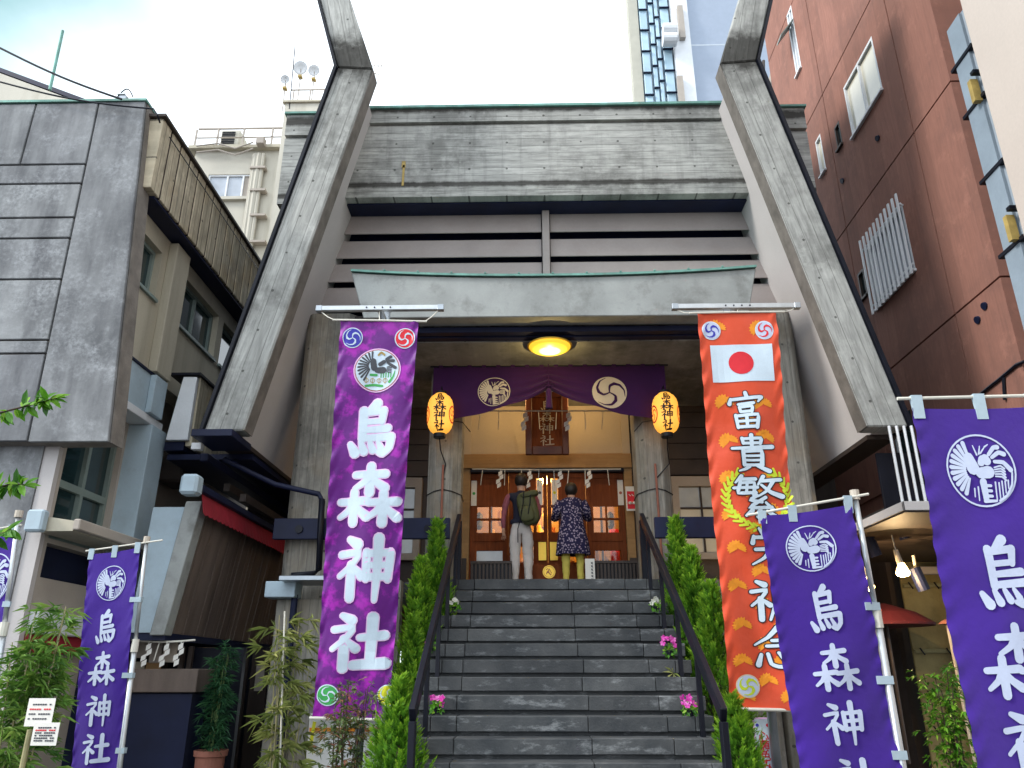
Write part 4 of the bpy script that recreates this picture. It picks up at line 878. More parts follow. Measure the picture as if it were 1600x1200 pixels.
class Ink:
    """collects flat shapes (2d) and lays them on a surface function mapping (x,y)->(point,normal)"""
    def __init__(s, surf, off=.004, step=.00008): s.S = surf; s.o = off; s.st = step; s.mb = MB()
    def pt(s, x, y): p, n = s.S(x, y); return p + n * s.o
    def poly(s, pts): s.mb.poly([s.pt(x, y) for x, y in pts]); s.o += s.st
    def fan(s, cx, cy, rx, ry=None, n=20, a0=0, a1=2 * math.pi):
        ry = ry or rx; nr = 6; vs = [s.pt(cx, cy)]
        for q in range(1, nr + 1): vs += [s.pt(cx + rx * q / nr * math.cos(2 * math.pi * i / n), cy + ry * q / nr * math.sin(2 * math.pi * i / n)) for i in range(n)]
        fs = [(0, 1 + i, 1 + (i + 1) % n) for i in range(n)] + [(1 + (q - 1) * n + i, 1 + q * n + i, 1 + q * n + (i + 1) % n, 1 + (q - 1) * n + (i + 1) % n) for q in range(1, nr) for i in range(n)]
        s.mb.add(vs, fs); s.o += s.st
    def ring(s, cx, cy, r0, r1, k=1, n=40):
        vs = []
        for i in range(n): a = 2 * math.pi * i / n; vs += [s.pt(cx + r0 * math.cos(a), cy + r0 * k * math.sin(a)), s.pt(cx + r1 * math.cos(a), cy + r1 * k * math.sin(a))]
        s.mb.add(vs, [(2 * i, 2 * i + 1, (2 * i + 3) % (2 * n), (2 * i + 2) % (2 * n)) for i in range(n)]); s.o += s.st
    def stroke(s, pts, w0, w1, grow=0, xf=None, n=5):
        D = densify(pts, n); m = len(D); Lp = []; Rp = []
        for i, p in enumerate(D):
            t = (D[min(i + 1, m - 1)] - D[max(i - 1, 0)]).normalized(); nn = Vector((-t.y, t.x, 0)); w = (w0 + (w1 - w0) * i / (m - 1)) / 2 + grow
            Lp.append(p + nn * w); Rp.append(p - nn * w)
        def cap(c, e, sgn):
            d = e - c; return [c + Vector((d.x * math.cos(a) - d.y * math.sin(a), d.x * math.sin(a) + d.y * math.cos(a), 0)) for a in [sgn * math.pi * k / 5 for k in range(1, 5)]]
        T = xf or (lambda x, y: (x, y))
        vs = [s.pt(*T(q.x, q.y)) for pair in zip(Lp, Rp) for q in pair]
        fs = [(2 * i, 2 * i + 1, 2 * i + 3, 2 * i + 2) for i in range(m - 1)]
        s.mb.add(vs, fs)
        for c, e, other, sg in ((D[-1], Lp[-1], Rp[-1], -1), (D[0], Rp[0], Lp[0], -1)):
            pts_ = [e] + cap(c, e, sg) + [other]; s.mb.poly([s.pt(*T(q.x, q.y)) for q in pts_])
        s.o += s.st
    def glyph(s, ch, cx, cy, w, h, grow=0, fat=1.0):
        for pts, w0, w1 in G[ch]: s.stroke(pts, w0 * fat, w1 * fat, grow, lambda x, y: (cx + (x - 50) / 100 * w, cy + (y - 50) / 100 * h), 4)
    def tomoe(s, cx, cy, r, rot=0, k=1, fat=1.0):      # three-armed swirl: the gaps between three commas
        for j in range(3):
            a = rot + j * 2.0944; path = []
            for t, b in ((0, 0), (.22, .0), (.42, .12), (.62, .5), (.76, .95), (.86, 1.45), (.93, 1.9)): path.append((t * math.cos(a + b), t * math.sin(a + b)))
            s.stroke(path[:4], .07 * fat, .22 * fat, 0, lambda x, y: (cx + x * r, cy + y * r * k), 4)
            s.stroke(path[3:], .22 * fat, .03 * fat, 0, lambda x, y: (cx + x * r, cy + y * r * k), 4)
    def build(s, name, mat, parent): return s.mb.build(name, mat, parent)
def crest(S, cx, cy, r, k, parent, mat, ring=True, off=.004, name='bird_crest'):
    I = Ink(S, off); T = lambda x, y: (cx + x * r, cy + y * r * k)
    if ring: I.ring(cx, cy, .95 * r, r, k)
    for i in range(11):     # fan of the left wing
        a = R(118 + i * 11.2); l0 = .40 + .012 * i; l1 = .92 - .004 * i
        c0 = (-.16 + l0 * .62 * math.cos(a), -.02 - l0 * .62 * math.sin(a)); c1 = (l1 * math.cos(a) * .95, -l1 * math.sin(a) * .93)
        I.stroke([c0, c1], .06, .125, 0, T, 3)
    I.stroke([(-.32, -.34), (-.2, -.12), (-.08, .1)], .26, .10, 0, T, 5); I.stroke([(-.30, -.36), (-.22, -.05)], .26, .36, 0, T, 4)
    I.stroke([(-.02, .08), (.2, .06)], .30, .34, 0, T, 4)         # body
    I.stroke([(.03, -.2), (.08, -.3)], .2, .22, 0, T, 3); I.stroke([(.16, -.33), (.2, -.24)], .22, .24, 0, T, 3)
    for i, (q, e) in enumerate((((.28, -.42), (.56, -.62)), ((.36, -.34), (.72, -.42)), ((.42, -.22), (.84, .02)))): I.stroke([q, ((q[0] + e[0]) / 2 + .03, (q[1] + e[1]) / 2 - .09), e], .10, .14, 0, T, 4)
    for i in range(5): I.stroke([(.38, -.06 + i * .06), (.56, -.10 + i * .075), (.66, -.02 + i * .08)], .04, .055, 0, T, 3)
    for q, e in (((-.06, -.42), (-.14, -.68)), ((.0, -.44), (.06, -.66)), ((.05, -.46), (.2, -.64)), ((.2, -.64), (.3, -.7))): I.stroke([q, e], .05, .03, 0, T, 3)
    for a in ([(0, .32), (.02, .8)],): I.stroke(a, .2, .16, 0, T, 4)
    for y in (.42, .56, .7): I.stroke([(.05, y), (.2, y + .01)], .09, .08, 0, T, 3)
    I.stroke([(-.02, .84), (.3, .84)], .10, .07, 0, T, 3)
    for x, y0, y1 in ((-.28, .5, .72), (-.17, .46, .82), (.34, .34, .82), (.44, .36, .78), (.53, .32, .74), (.62, .32, .64), (.71, .3, .52)): I.stroke([(x, y0), (x - .02, y1)], .045, .035, 0, T, 4)
    I.stroke([(.86, .1), (.8, .42), (.62, .7), (.4, .84)], .05, .07, 0, T, 5)
    return I.build(name, mat, parent)
# ---- cloth patch: corners by photo pixel and depth, with folds
class Patch:
    def __init__(s, tl, tr, bl, br, amp=.03, fu=7, fv=2.2, ph=0, sag=0): s.c = (tl, tr, bl, br); s.amp = amp; s.fu = fu; s.fv = fv; s.ph = ph; s.sag = sag; s.w = (tr - tl).length; s.h = (bl - tl).length; s.n0 = (bl - tl).cross(tr - tl).normalized() * 1; s.n0 = s.n0 if s.n0.y < 0 else -s.n0
    def flat(s, u, v): tl, tr, bl, br = s.c; return (tl.lerp(tr, u)).lerp(bl.lerp(br, u), v)
    def P(s, u, v):
        a = s.amp * (math.sin(s.fu * u + s.fv * 3 * v + s.ph) * .55 + .35 * math.sin(s.fu * 1.9 * u - s.fv * 5 * v + 1.7 * s.ph) + .5 * math.sin(s.fv * 2.6 * v + s.ph * .7)) * min(1, .25 + 1.6 * v)
        p = s.flat(u, v) + s.n0 * a
        ed = max(0, 1 - min(u, 1 - u) * 9); a2 = .007 * s.amp / .02 * ed * math.sin(v * 95 + 40 * u + s.ph * 3) + .16 * s.amp * math.sin(9 * u + 31 * v + s.ph) * math.sin(5 * v + s.ph); p += s.n0 * a2
        p.z -= s.sag * math.sin(math.pi * max(0, min(1, u))) * (1 - v)
        return p
    def S(s, u, v):
        e = .004; p = s.P(u, v); du = s.P(u + e, v) - p; dv = s.P(u, v + e) - p; n = dv.cross(du).normalized()
        return p, (n if n.y < 0 else -n)
    def uv(s, px, py):
        u, v = .5, .5
        for _ in range(12):
            a = proj(s.P(u, v)); b = proj(s.P(u + .01, v)); c = proj(s.P(u, v + .01))
            j11, j12, j21, j22 = (b[0] - a[0]) / .01, (c[0] - a[0]) / .01, (b[1] - a[1]) / .01, (c[1] - a[1]) / .01; d = j11 * j22 - j12 * j21
            ex_, ey_ = px - a[0], py - a[1]; u += (ex_ * j22 - ey_ * j12) / d; v += (ey_ * j11 - ex_ * j21) / d
        return u, v
    def box_uv(s, px, py, w, h):    # centre, size in (u,v) of a pixel box
        u, v = s.uv(px, py); a = s.uv(px - w / 2, py); b = s.uv(px + w / 2, py); c = s.uv(px, py - h / 2); d = s.uv(px, py + h / 2)
        return u, v, abs(b[0] - a[0]), abs(d[1] - c[1])
    def mesh(s, nu=28, nv=140):
        mb = MB(); mb.add([s.P(i / nu, j / nv) for j in range(nv + 1) for i in range(nu + 1)], [(j * (nu + 1) + i, j * (nu + 1) + i + 1, (j + 1) * (nu + 1) + i + 1, (j + 1) * (nu + 1) + i) for j in range(nv) for i in range(nu)]); return mb
def put(pt, ch, px, py, w, h, mat, parent, outline=None, grow=3, fat=1.0, off=.008):
    u, v, du, dv = pt.box_uv(px, py, w, h)
    if outline is not None:
        I = Ink(pt.S, off); I.glyph(ch, u, v, du, dv, grow, fat); I.build('character_outline', outline, parent)
    I = Ink(pt.S, off + .0025); I.glyph(ch, u, v, du, dv, 0, fat); return I.build('character', mat, parent)
def disc(pt, px, py, r, mat, parent, name, off=.003, ry=None):
    u, v, du, dv = pt.box_uv(px, py, 2 * r, 2 * (ry or r)); I = Ink(pt.S, off); I.fan(u, v, du / 2, dv / 2, 32); return I.build(name, mat, parent)
def tomoe_badge(pt, px, py, r, rim, base, mark, parent, rot=0, fat=1.0):
    disc(pt, px, py, r, rim, parent, 'badge_rim', .006); disc(pt, px, py, r * .9, base, parent, 'badge_disc', .008)
    u, v, du, dv = pt.box_uv(px, py, 2 * r, 2 * r); I = Ink(pt.S, .0105); I.tomoe(u, v, du / 2 * .86, rot, dv / du, fat); I.build('swirl_mark', mark, parent)
# ================================================================ tall hanging banners
def banner_frame(root, px0, px1, y0, Yb, polex, ztop, patch):
    a, b = aY(px0, y0, Yb), aY(px1, y0 - 3, Yb)
    box('crossbar', M['alu'], root, a.x, b.x, Yb - .03, Yb + .03, a.z - .03, a.z + .03, .006)
    for x in (a.x + .03, b.x - .03): box('crossbar_cap', M['steel'], root, x - .035, x + .035, Yb - .034, Yb + .034, a.z - .034, a.z + .034, .004)
    for i in range(4): MB().tube([(polex - .14 + i * .09, Yb - .031, a.z), (polex - .14 + i * .09, Yb - .038, a.z)], .009, 8).build('rivet', M['black'], root)
    MB().tube([(polex, Yb + .42, 0), (polex, Yb + .42, a.z + .16)], .045, 14).build('pole', M['steel'], root, smooth=True)
    MB().tube([(polex, Yb + .42, a.z + .16), (polex, Yb + .42, a.z + .20)], .05, 14).build('pole_cap', M['white'], root)
    box('bar_arm', M['steel'], root, polex - .025, polex + .025, Yb + .03, Yb + .4, a.z - .03, a.z + .03)
    tl, tr = patch.P(0, 0), patch.P(1, 0)
    MB().tube([tl + Vector((-.09, 0, .0)), tl.lerp(tr, .5) + Vector((0, .0, .004)), tr + Vector((.09, 0, 0))], .012, 8).build('top_rod', M['cord'], root)
    for p, q in ((tl + Vector((-.07, 0, 0)), Vector((a.x + .06, Yb, a.z - .04))), (tr + Vector((.07, 0, 0)), Vector((b.x - .06, Yb, b.z - .04))), (tl.lerp(tr, .5), Vector((polex, Yb, a.z - .04)))):
        MB().tube([p, p.lerp(q, .5) + Vector((0, 0, -.012)), q], .006, 5).build('cord', M['cord'], root)
    bl, br = patch.P(0, 1), patch.P(1, 1)
    MB().tube([bl + Vector((-.03, 0, 0)), br + Vector((.03, 0, 0))], .016, 8).build('bottom_rod', M['cord'], root)
PB = thing('purple_banner', 'tall purple banner with pale brush characters hung from a pole left of the stairs', 'banner', (-1.75, 8.2, 0), 'tall banners flanking the stairs')
pp = Patch(aY(533, 501, 7.75), aY(654, 502, 7.75), aY(488, 1122, 8.15), aY(606, 1126, 8.15), .045, 6, 2.0, .6)
cl = pp.mesh(40, 220).build('cloth', M['cloth_purple'], PB, smooth=True)
banner_frame(PB, 495, 693, 483, 7.82, aY(596, 470, 7.9).x, 0, pp)
for ch, x, y, w_, h_ in (('烏', 584, 672, 84, 84), ('森', 577, 772, 88, 88), ('神', 571, 888, 88, 96), ('社', 562, 1003, 90, 86)): put(pp, ch, x, y, w_, h_, M['print_white'], cl, M['print_pink'], 1.9, 1.32)
tomoe_badge(pp, 551, 528, 16, M['print_white'], M['print_blue'], M['print_white'], cl, .5)
tomoe_badge(pp, 633, 529, 16, M['print_white'], M['print_red'], M['print_white'], cl, .5)
tomoe_badge(pp, 512, 1086, 17, M['print_white'], M['print_green'], M['print_white'], cl, .9)
tomoe_badge(pp, 606, 1086, 17, M['print_white'], M['print_yellow'], M['print_white'], cl, .2)
disc(pp, 590, 579, 37, M['print_pink'], cl, 'emblem_rim', .006, 34.5); disc(pp, 590, 579, 35.2, M['print_brown'], cl, 'emblem_ring', .008, 32.8); disc(pp, 590, 579, 33.8, M['print_white'], cl, 'emblem_disc', .010, 31.4)
u, v, du, dv = pp.box_uv(590, 577, 66, 62)
def bird_color(S, cx, cy, r, k, parent):
    T = lambda x, y: (cx + x * r, cy + y * r * k); I = Ink(S, .013)
    for i in range(11):
        a = R(108 + i * 12); c0 = (-.2 + .24 * math.cos(a), -.16 - .24 * math.sin(a)); c1 = (.9 * math.cos(a), -.05 - .84 * math.sin(a)); I.stroke([c0, c1], .05, .10, 0, T, 3)
    I.stroke([(-.22, -.4), (-.16, -.05)], .28, .30, 0, T, 4); I.stroke([(.0, .06), (.28, .06)], .28, .34, 0, T, 4); I.stroke([(.12, -.24), (.3, -.36)], .2, .2, 0, T, 3)
    for q, e in (((.4, -.5), (.6, -.62)), ((.42, -.42), (.74, -.42)), ((.48, -.32), (.86, -.06))): I.stroke([q, e], .12, .16, 0, T, 3)
    for i in range(5): I.stroke([(.46, -.1 + i * .06), (.68, -.16 + i * .09)], .04, .05, 0, T, 2)
    I.build('emblem_bird', M['print_dark'], parent)
    I = Ink(S, .013); I.stroke([(-.3, .3), (-.02, .3)], .12, .12, 0, T, 3); I.stroke([(-.5, .86), (-.1, .8), (.3, .86)], .12, .12, 0, T, 3); I.stroke([(.86, .1), (.8, .4), (.64, .66)], .04, .14, 0, T, 4)
    for x in (.2, .32, .44, .56, .68): I.stroke([(x, .2), (x, .42)], .05, .05, 0, T, 2)
    I.build('emblem_grass', M['print_green'], parent)
    I = Ink(S, .0135)
    for x in (-.5, -.2, .12, .42):
        I.ring(*T(x, .58), .09 * r, .12 * r, k, 10); I.stroke([(x, .46), (x, .72)], .03, .03, 0, T, 2)
    I.stroke([(.02, -.7), (.14, -.84), (.3, -.72)], .1, .1, 0, T, 3); I.build('emblem_lettering', M['dull_yellow'], parent)
bird_color(pp.S, u, v, du / 2, dv / du, cl)
OB = thing('orange_banner', 'tall orange banner with a red sun flag and wreath hung right of the stairs', 'banner', (2.35, 8.2, 0), 'tall banners flanking the stairs')
op = Patch(aY(1089, 490, 7.75), aY(1212, 488, 7.75), aY(1141, 1107, 8.1), aY(1268, 1110, 8.1), .045, 6, 2.4, 2.2)
cl = op.mesh(40, 220).build('cloth', M['cloth_orange'], OB, smooth=True)
banner_frame(OB, 1050, 1249, 480, 7.82, aY(1148, 470, 7.9).x, 0, op)
u0, v0, du, dv = op.box_uv(1158, 567, 98, 58)
I = Ink(op.S, .0065)
a = op.uv(1109, 540); b = op.uv(1206, 537); c = op.uv(1210, 595); d = op.uv(1114, 598); nn = 10
I.mb.add([I.pt(a[0] + (b[0] - a[0]) * i / nn + ((d[0] - a[0]) * (1 - i / nn) + (c[0] - b[0]) * i / nn) * j / nn, a[1] + (b[1] - a[1]) * i / nn + ((d[1] - a[1]) * (1 - i / nn) + (c[1] - b[1]) * i / nn) * j / nn) for j in range(nn + 1) for i in range(nn + 1)], [(j * (nn + 1) + i, j * (nn + 1) + i + 1, (j + 1) * (nn + 1) + i + 1, (j + 1) * (nn + 1) + i) for j in range(nn) for i in range(nn)])
I.build('flag_field', M['print_white'], cl); disc(op, 1158, 567, 19.5, M['print_red'], cl, 'flag_disc', .0095, 17.5)
rl = random.Random(3)
for j, py in enumerate(range(508, 1100, 29)):
    for px in ((1160, 1212, 1104) if j % 2 else (1124, 1188)):
        sx = (py - 490) * .085; cxp, cyp = px + sx - 6 + rl.uniform(-3, 3), py + rl.uniform(-4, 4)
        if not (1089 + sx < cxp - 14 and cxp + 14 < 1212 + (py - 490) * .09) or 528 < cyp < 610 and 1100 < cxp < 1212: continue
        u, v, du, dv = op.box_uv(cxp, cyp, 34, 30); I = Ink(op.S, .0035, .00001); an_ = rl.uniform(-.25, .25)
        def T(x, y): return (u + (x * math.cos(an_) - y * math.sin(an_)) * du, v + (x * math.sin(an_) + y * math.cos(an_)) * dv)
        for ox, fl, ro in ((-.22, 1, -.9), (.24, .8, .7)):     # two fan-shaped leaves side by side
            pts_ = []
            for q in range(0, 181, 12):
                a = R(q + 180); rr_ = .40 * fl * (1 + .12 * math.cos(q * .26)); x_, y_ = rr_ * math.cos(a), rr_ * .8 * math.sin(a) + .16; pts_.append((ox + x_ * math.cos(ro) - y_ * math.sin(ro), x_ * math.sin(ro) + y_ * math.cos(ro)))
            pts_.append((ox - .30 * fl * math.sin(ro), .30 * fl * math.cos(ro)))
            I.mb.add([I.pt(*T(ox, .05))] + [I.pt(*T(*q)) for q in pts_], [(0, q + 1, (q + 1) % len(pts_) + 1) for q in range(len(pts_))]); I.o += .0002
        I.build('printed_leaf', M['print_orange'], cl)
I = Ink(op.S, .0065)
u, v, du, dv = op.box_uv(1183, 778, 96, 92)
for side in (-1, 1):
    prev = None
    for i in range(13):
        a = R(-50 + i * 11.5); cxp, cyp = side * .5 * math.cos(a), .5 * math.sin(a)
        tx_, ty_ = -side * math.sin(a), math.cos(a)
        for sg in (-1, 1): I.stroke([(cxp, cyp), (cxp - tx_ * .10 + sg * .065 * math.cos(a) * side, cyp - ty_ * .10 + sg * .065 * math.sin(a))], .05, .035, 0, lambda x, y: (u + x * du, v + y * dv), 3)
I.build('wreath', M['print_lime'], cl)
for ch, x, y, w_, h_ in (('富', 1166, 641, 58, 55), ('貴', 1175, 708, 64, 57), ('繁', 1184, 777, 74, 65), ('栄', 1205, 856, 72, 62), ('祈', 1207, 938, 72, 62), ('念', 1218, 1012, 80, 64)): put(op, ch, x, y, w_, h_, M['print_white'], cl, M['print_black'], 2.4, 1.12, .0105)
tomoe_badge(op, 1111, 517, 14.5, M['print_white'], M['print_pale'], M['print_blue'], cl, .5, 1.3); tomoe_badge(op, 1194, 516, 14.5, M['print_white'], M['print_pale'], M['print_red'], cl, .5, 1.3)
tomoe_badge(op, 1169, 1072, 18.5, M['print_cream'], M['print_pale'], M['print_lime'], cl, .2, 1.5)
# ================================================================ violet pole flags
def pole_flag(label, tl, tr, bl, br, Yt, Yb, glyphs, cr, pole, bar, tabs_top, tabs_side, amp=.02, ph=0, mat_print='print_pale'):
    root = thing('violet_pole_flag', label, 'flag', tuple(aY(pole[1][0], pole[1][1], pole[1][2]))[:2] + (0,), 'violet flags on poles')
    fp = Patch(aY(*tl, Yt), aY(*tr, Yt), aY(*bl, Yb), aY(*br, Yb), amp, 5, 2.2, ph, .012)
    cl = fp.mesh(30, 140).build('cloth', M['cloth_violet'], root, smooth=True)
    for g_ in glyphs: put(fp, g_[0], *g_[1:], M[mat_print], cl, None, 0, 1.12, .004)
    if cr:
        u, v, du, dv = fp.box_uv(cr[0], cr[1], 2 * cr[2], 2 * cr[3]); crest(fp.S, u, v, du / 2, dv / du, cl, M[mat_print], off=.006)
    P0, P1 = aY(*pole[0]), aY(*pole[1]); r = pole[2] if len(pole) > 2 else .014
    mid = P0.lerp(P1, .42)
    MB().tube([P0, mid], r, 10).build('upper_pole', M['alu'], root, smooth=True); MB().tube([mid, Vector((P1.x, P1.y, 0))], r * 1.35, 10).build('lower_pole', M['alu'], root, smooth=True)
    MB().tube([mid + Vector((0, 0, .05)), mid + Vector((0, 0, -.06))], r * 1.8, 10).build('pole_joint', M['cord'], root)
    MB().tube([P0 + Vector((0, 0, -.02)), P0 + Vector((0, 0, .04))], r * 1.7, 10).build('pole_cap', M['wall_cream'], root)
    MB().tube([aY(*bar[0]), aY(*bar[1])], .008, 8).build('crossbar', M['cord'], root)
    for t in tabs_top:
        a = fp.P(t, 0); b = aY(*bar[0]); c = aY(*bar[1]); f = (a.x - b.x) / (c.x - b.x); q = b.lerp(c, f)
        MB().hexa([a + Vector((-.025, -.004, -.05)), a + Vector((.025, -.004, -.05)), q + Vector((.025, -.012, .012)), q + Vector((-.025, -.012, .012))], [a + Vector((-.025, -.001, -.05)), a + Vector((.025, -.001, -.05)), q + Vector((.025, .012, .012)), q + Vector((-.025, .012, .012))]).build('tab', M['pale_blue'], root)
    for (u, v) in tabs_side:
        a = fp.P(u, v); zt_ = a.z; f = (P0.z - zt_) / (P0.z - P1.z) if P0.z != P1.z else 0; q = P0.lerp(P1, f); dx = .02 if q.x > a.x else -.02
        lo, hi = (a.x - dx * 2, q.x + dx)
        MB().hexa([(lo, a.y - .012, zt_ - .022), (hi, q.y - r * 1.6, zt_ - .022), (hi, q.y + r * 1.4, zt_ - .022), (lo, a.y + .006, zt_ - .022)], [(lo, a.y - .012, zt_ + .022), (hi, q.y - r * 1.6, zt_ + .022), (hi, q.y + r * 1.4, zt_ + .022), (lo, a.y + .006, zt_ + .022)]).build('tab', M['pale_blue'], root)
    return root, fp
pole_flag('violet flag with bird crest on a pole in front of the left timber shop', (140, 866), (219, 855), (104, 1260), (178, 1262), 7.2, 7.2,
          [('烏', 166, 980, 36, 50), ('森', 160, 1044, 38, 48), ('神', 155, 1110, 40, 46), ('社', 149, 1170, 42, 46)], (174, 911, 22.5, 27), ((229, 845, 7.22), (183, 1260, 7.22), .017), ((134, 861, 7.2), (254, 844, 7.2)), (.04, .5, .95), [(1, .22), (1, .52), (1, .80)], .018, .3)
pole_flag('violet flag with bird crest on a pole overlapping the orange banner', (1186, 806), (1330, 788), (1262, 1270), (1424, 1272), 4.7, 4.7,
          [('烏', 1289, 952, 62, 72), ('森', 1306, 1042, 66, 68), ('神', 1319, 1130, 64, 64), ('社', 1338, 1216, 66, 62)], (1266, 857, 40, 36.5), ((1336, 776, 4.72), (1424, 1262, 4.72), .016), ((1168, 805, 4.7), (1357, 772, 4.7)), (.03, .36, .97), [(1, .36), (1, .60), (1, .83)], .02, 1.4)
pole_flag('large violet flag cut off by the right edge of the picture', (1424, 638), (1668, 632), (1540, 1290), (1790, 1290), 3.4, 3.4,
          [('烏', 1568, 897, 100, 110), ('森', 1592, 1032, 104, 108), ('神', 1618, 1164, 100, 104)], (1532, 735, 54, 57), ((1690, 612, 3.42), (1800, 1290, 3.42), .016), ((1402, 623, 3.4), (1700, 616, 3.4)), (.04, .44, .78), [(1, .3), (1, .6)], .018, 2.6)
pole_flag('violet flag partly cut off by the left edge of the picture', (-70, 842), (27, 828), (-130, 1250), (-30, 1250), 6.6, 6.6,
          [('烏', -60, 1040, 46, 60)], (-12, 905, 30, 40), ((29, 805, 6.6), (-30, 1260, 6.6), .02), ((-90, 840, 6.6), (34, 820, 6.6)), (.5, .9), [(1, .3)], .012, .9)
# ================================================================ lanterns
def lantern(px, py, lab, side):
    c = aY(px, py, 10.25); rt_ = thing('paper_lantern', lab, 'lantern', tuple(c), 'paper lanterns on the porch columns')
    rx = .185; hz = .30; prof = []
    for i in range(25):
        t = -1 + 2 * i / 24; r = rx * (1 - abs(t) ** 3.2) ** .42 if abs(t) < 1 else 0; prof.append((max(r, .075) * (1 + .012 * math.cos(i * math.pi)), t * hz))
    MB().lathe(prof, c, 32).build('paper_shade', M['lantern'], rt_, smooth=True)
    MB().lathe([(.08, hz - .01), (.08, hz + .03), (.02, hz + .035)], c, 20).build('top_cap', M['black'], rt_)
    MB().lathe([(.08, -hz - .05), (.085, -hz - .045), (.085, -hz + .01), (.06, -hz + .01)], c, 20).build('bottom_cap', M['black'], rt_)
    def surf(x, y):     # x angle, y height from the centre
        t = max(-.98, min(.98, -y / hz)); r = rx * (1 - abs(t) ** 3.2) ** .42 * 1.012; a = -math.pi / 2 + x
        n = Vector((math.cos(a), math.sin(a), 0)); return c + n * r + Vector((0, 0, t * hz)), n
    ang = -.12 * side
    for i, ch in enumerate('烏森神社'):
        I = Ink(surf, .003, .00004); I.glyph(ch, -.05 * side, -.215 + i * .142, .88, .138, 0, 1.15); I.build('character', M['print_black'], rt_)
    for s_ in (-1, 1):
        I = Ink(surf, .002, .00004); I.ring(s_ * 1.25, .03, .38, .46, .28, 28); I.tomoe(s_ * 1.25, .03, .36, .4, .28); I.build('side_mark', M['print_red'], rt_)
    xi = -1.2 if side < 0 else mir(-1.2)
    MB().tube([c + Vector((0, 0, -hz - .05)), c + Vector((.01, .1, -hz - .2)), c + Vector((.06, .33, -hz - .34)), Vector((xi, 10.585, c.z - hz - .55))], .008, 6).build('wire', M['black'], rt_)
    MB().tube([c + Vector((0, 0, hz + .03)), c + Vector((0, .02, hz + .12)), Vector((c.x, 10.62, c.z + hz + .1))], .008, 6).build('hook', M['black'], rt_)
    MB().tube([c + Vector((.16 * -side, .06, -.08)), c + Vector((.3 * -side, .2, -.06)), c + Vector((.4 * -side, .36, -.15))], .007, 5).build('wire', M['black'], rt_)
lantern(688, 647, 'glowing yellow paper lantern on the left porch column', -1)
lantern(1040, 646, 'glowing yellow paper lantern on the right porch column', 1)
for fx, lab in ((lambda x: x, 'thin black wire tied round the left inner porch column'), (mir, 'thin black wire tied round the right inner porch column')):
    wz = 4.02; x0, x1 = -1.44, -.94
    tag(MB().tube([(fx(x0), 11.05, wz - .05), (fx(x0), 10.72, wz - .03), (fx(x0 + .12), 10.59, wz), (fx(-1.2), 10.588, wz + .03), (fx(x1 - .12), 10.59, wz), (fx(x1), 10.72, wz - .03), (fx(x1), 11.05, wz - .05)], .007, 5).build('column_wire', M['black']), lab, 'wire', 'wires round the inner columns')
    tag(MB().tube([(fx(-1.2), 10.583, 4.4), (fx(-1.205), 10.583, 2.8)], .016, 8).build('conduit', M['terracotta']), lab.replace('thin black wire tied round', 'rusty conduit running down the face of'), 'pipe', 'conduits on the inner columns')
# ================================================================ ceiling lamp
c = aY(859, 546, 9.66); CL = thing('ceiling_lamp', 'round yellow glowing lamp on the porch ceiling', 'lamp', (c.x, c.y, 5.85))
MB().lathe([(.08, -.112), (.15, -.104), (.152, -.098)], (c.x, c.y, 5.85), 32).build('diffuser', M['lamp_core'], CL, smooth=True)
MB().lathe([(.154, -.103), (.225, -.086), (.275, -.06), (.285, -.045), (.28, -.03)], (c.x, c.y, 5.85), 32).build('diffuser_ring', M['lamp_glow'], CL, smooth=True)
MB().lathe([(.27, -.034), (.305, -.04), (.31, -.025), (.24, -.002)], (c.x, c.y, 5.85), 32).build('rim', M['gold'], CL)
ld = bpy.data.lights.new('ceiling_lamp_light', 'POINT'); ld.shadow_soft_size = 0; ld.energy = 9; ld.color = (1, .72, .28)
lo = bpy.data.objects.new('ceiling_lamp_light', ld); link(lo, CL); lo.location = (c.x, c.y, 5.62)
for x, lab in ((-.35, 'small warm downlight left of the name board behind the curtain'), (.95, 'small warm downlight right of the name board behind the curtain')):
    dl = thing('downlight', lab, 'lamp', (x, 11.6, 5.84), 'downlights behind the curtain')
    MB().lathe([(.05, -.02), (.06, 0), (.06, .05)], (x, 11.6, 5.79), 16).build('housing', M['white'], dl); MB().lathe([(.045, -.004), (.02, -.012)], (x, 11.6, 5.765), 14).build('lens', M['bulb'], dl)
    ld = bpy.data.lights.new('downlight_light', 'POINT'); ld.energy = 9; ld.color = (1, .62, .24); ld.shadow_soft_size = 0
    lo = bpy.data.objects.new('downlight_light', ld); link(lo, dl); lo.location = (x, 11.5, 5.7)
# ================================================================ curtain
CU = thing('shrine_curtain', 'deep purple curtain gathered up in the middle under the porch ceiling', 'curtain', (.33, 10.42, 5.8))
CY = 10.42; x0, x1 = aY(678, 570, CY).x, aY(1038, 570, CY).x; zt = min(5.835, aY(860, 570, CY).z); cxm = aY(857, 600, CY).x
zc = aY(857, 607, CY).z; zs = aY(745, 656, CY).z
def curtain(u, v):
    x = x0 + (x1 - x0) * u; d = abs(x - cxm) / ((x1 - x0) / 2)
    dd = min(1, d * 1.08); prof = zc + (zs - zc) * (1 - (1 - dd) ** 1.9) - .02 * math.sin(dd * 9) * (1 - dd)
    z = zt + (prof - zt) * v
    fold = math.exp(-d * 3.2); y = CY + .05 * math.sin(v * 26 * (1 - .4 * d) + d * 4) * fold * v + .02 * math.sin(u * 34) * (1 - fold) * (.4 + v) - .05 * v * math.sin(d * 3)
    return Vector((x, y, z))
def curtS(u, v):
    e = .002; p = curtain(u, v); n = (curtain(u, v + e) - p).cross(curtain(u + e, v) - p).normalized(); return p, (n if n.y < 0 else -n)
mb = MB(); nu, nv = 120, 40
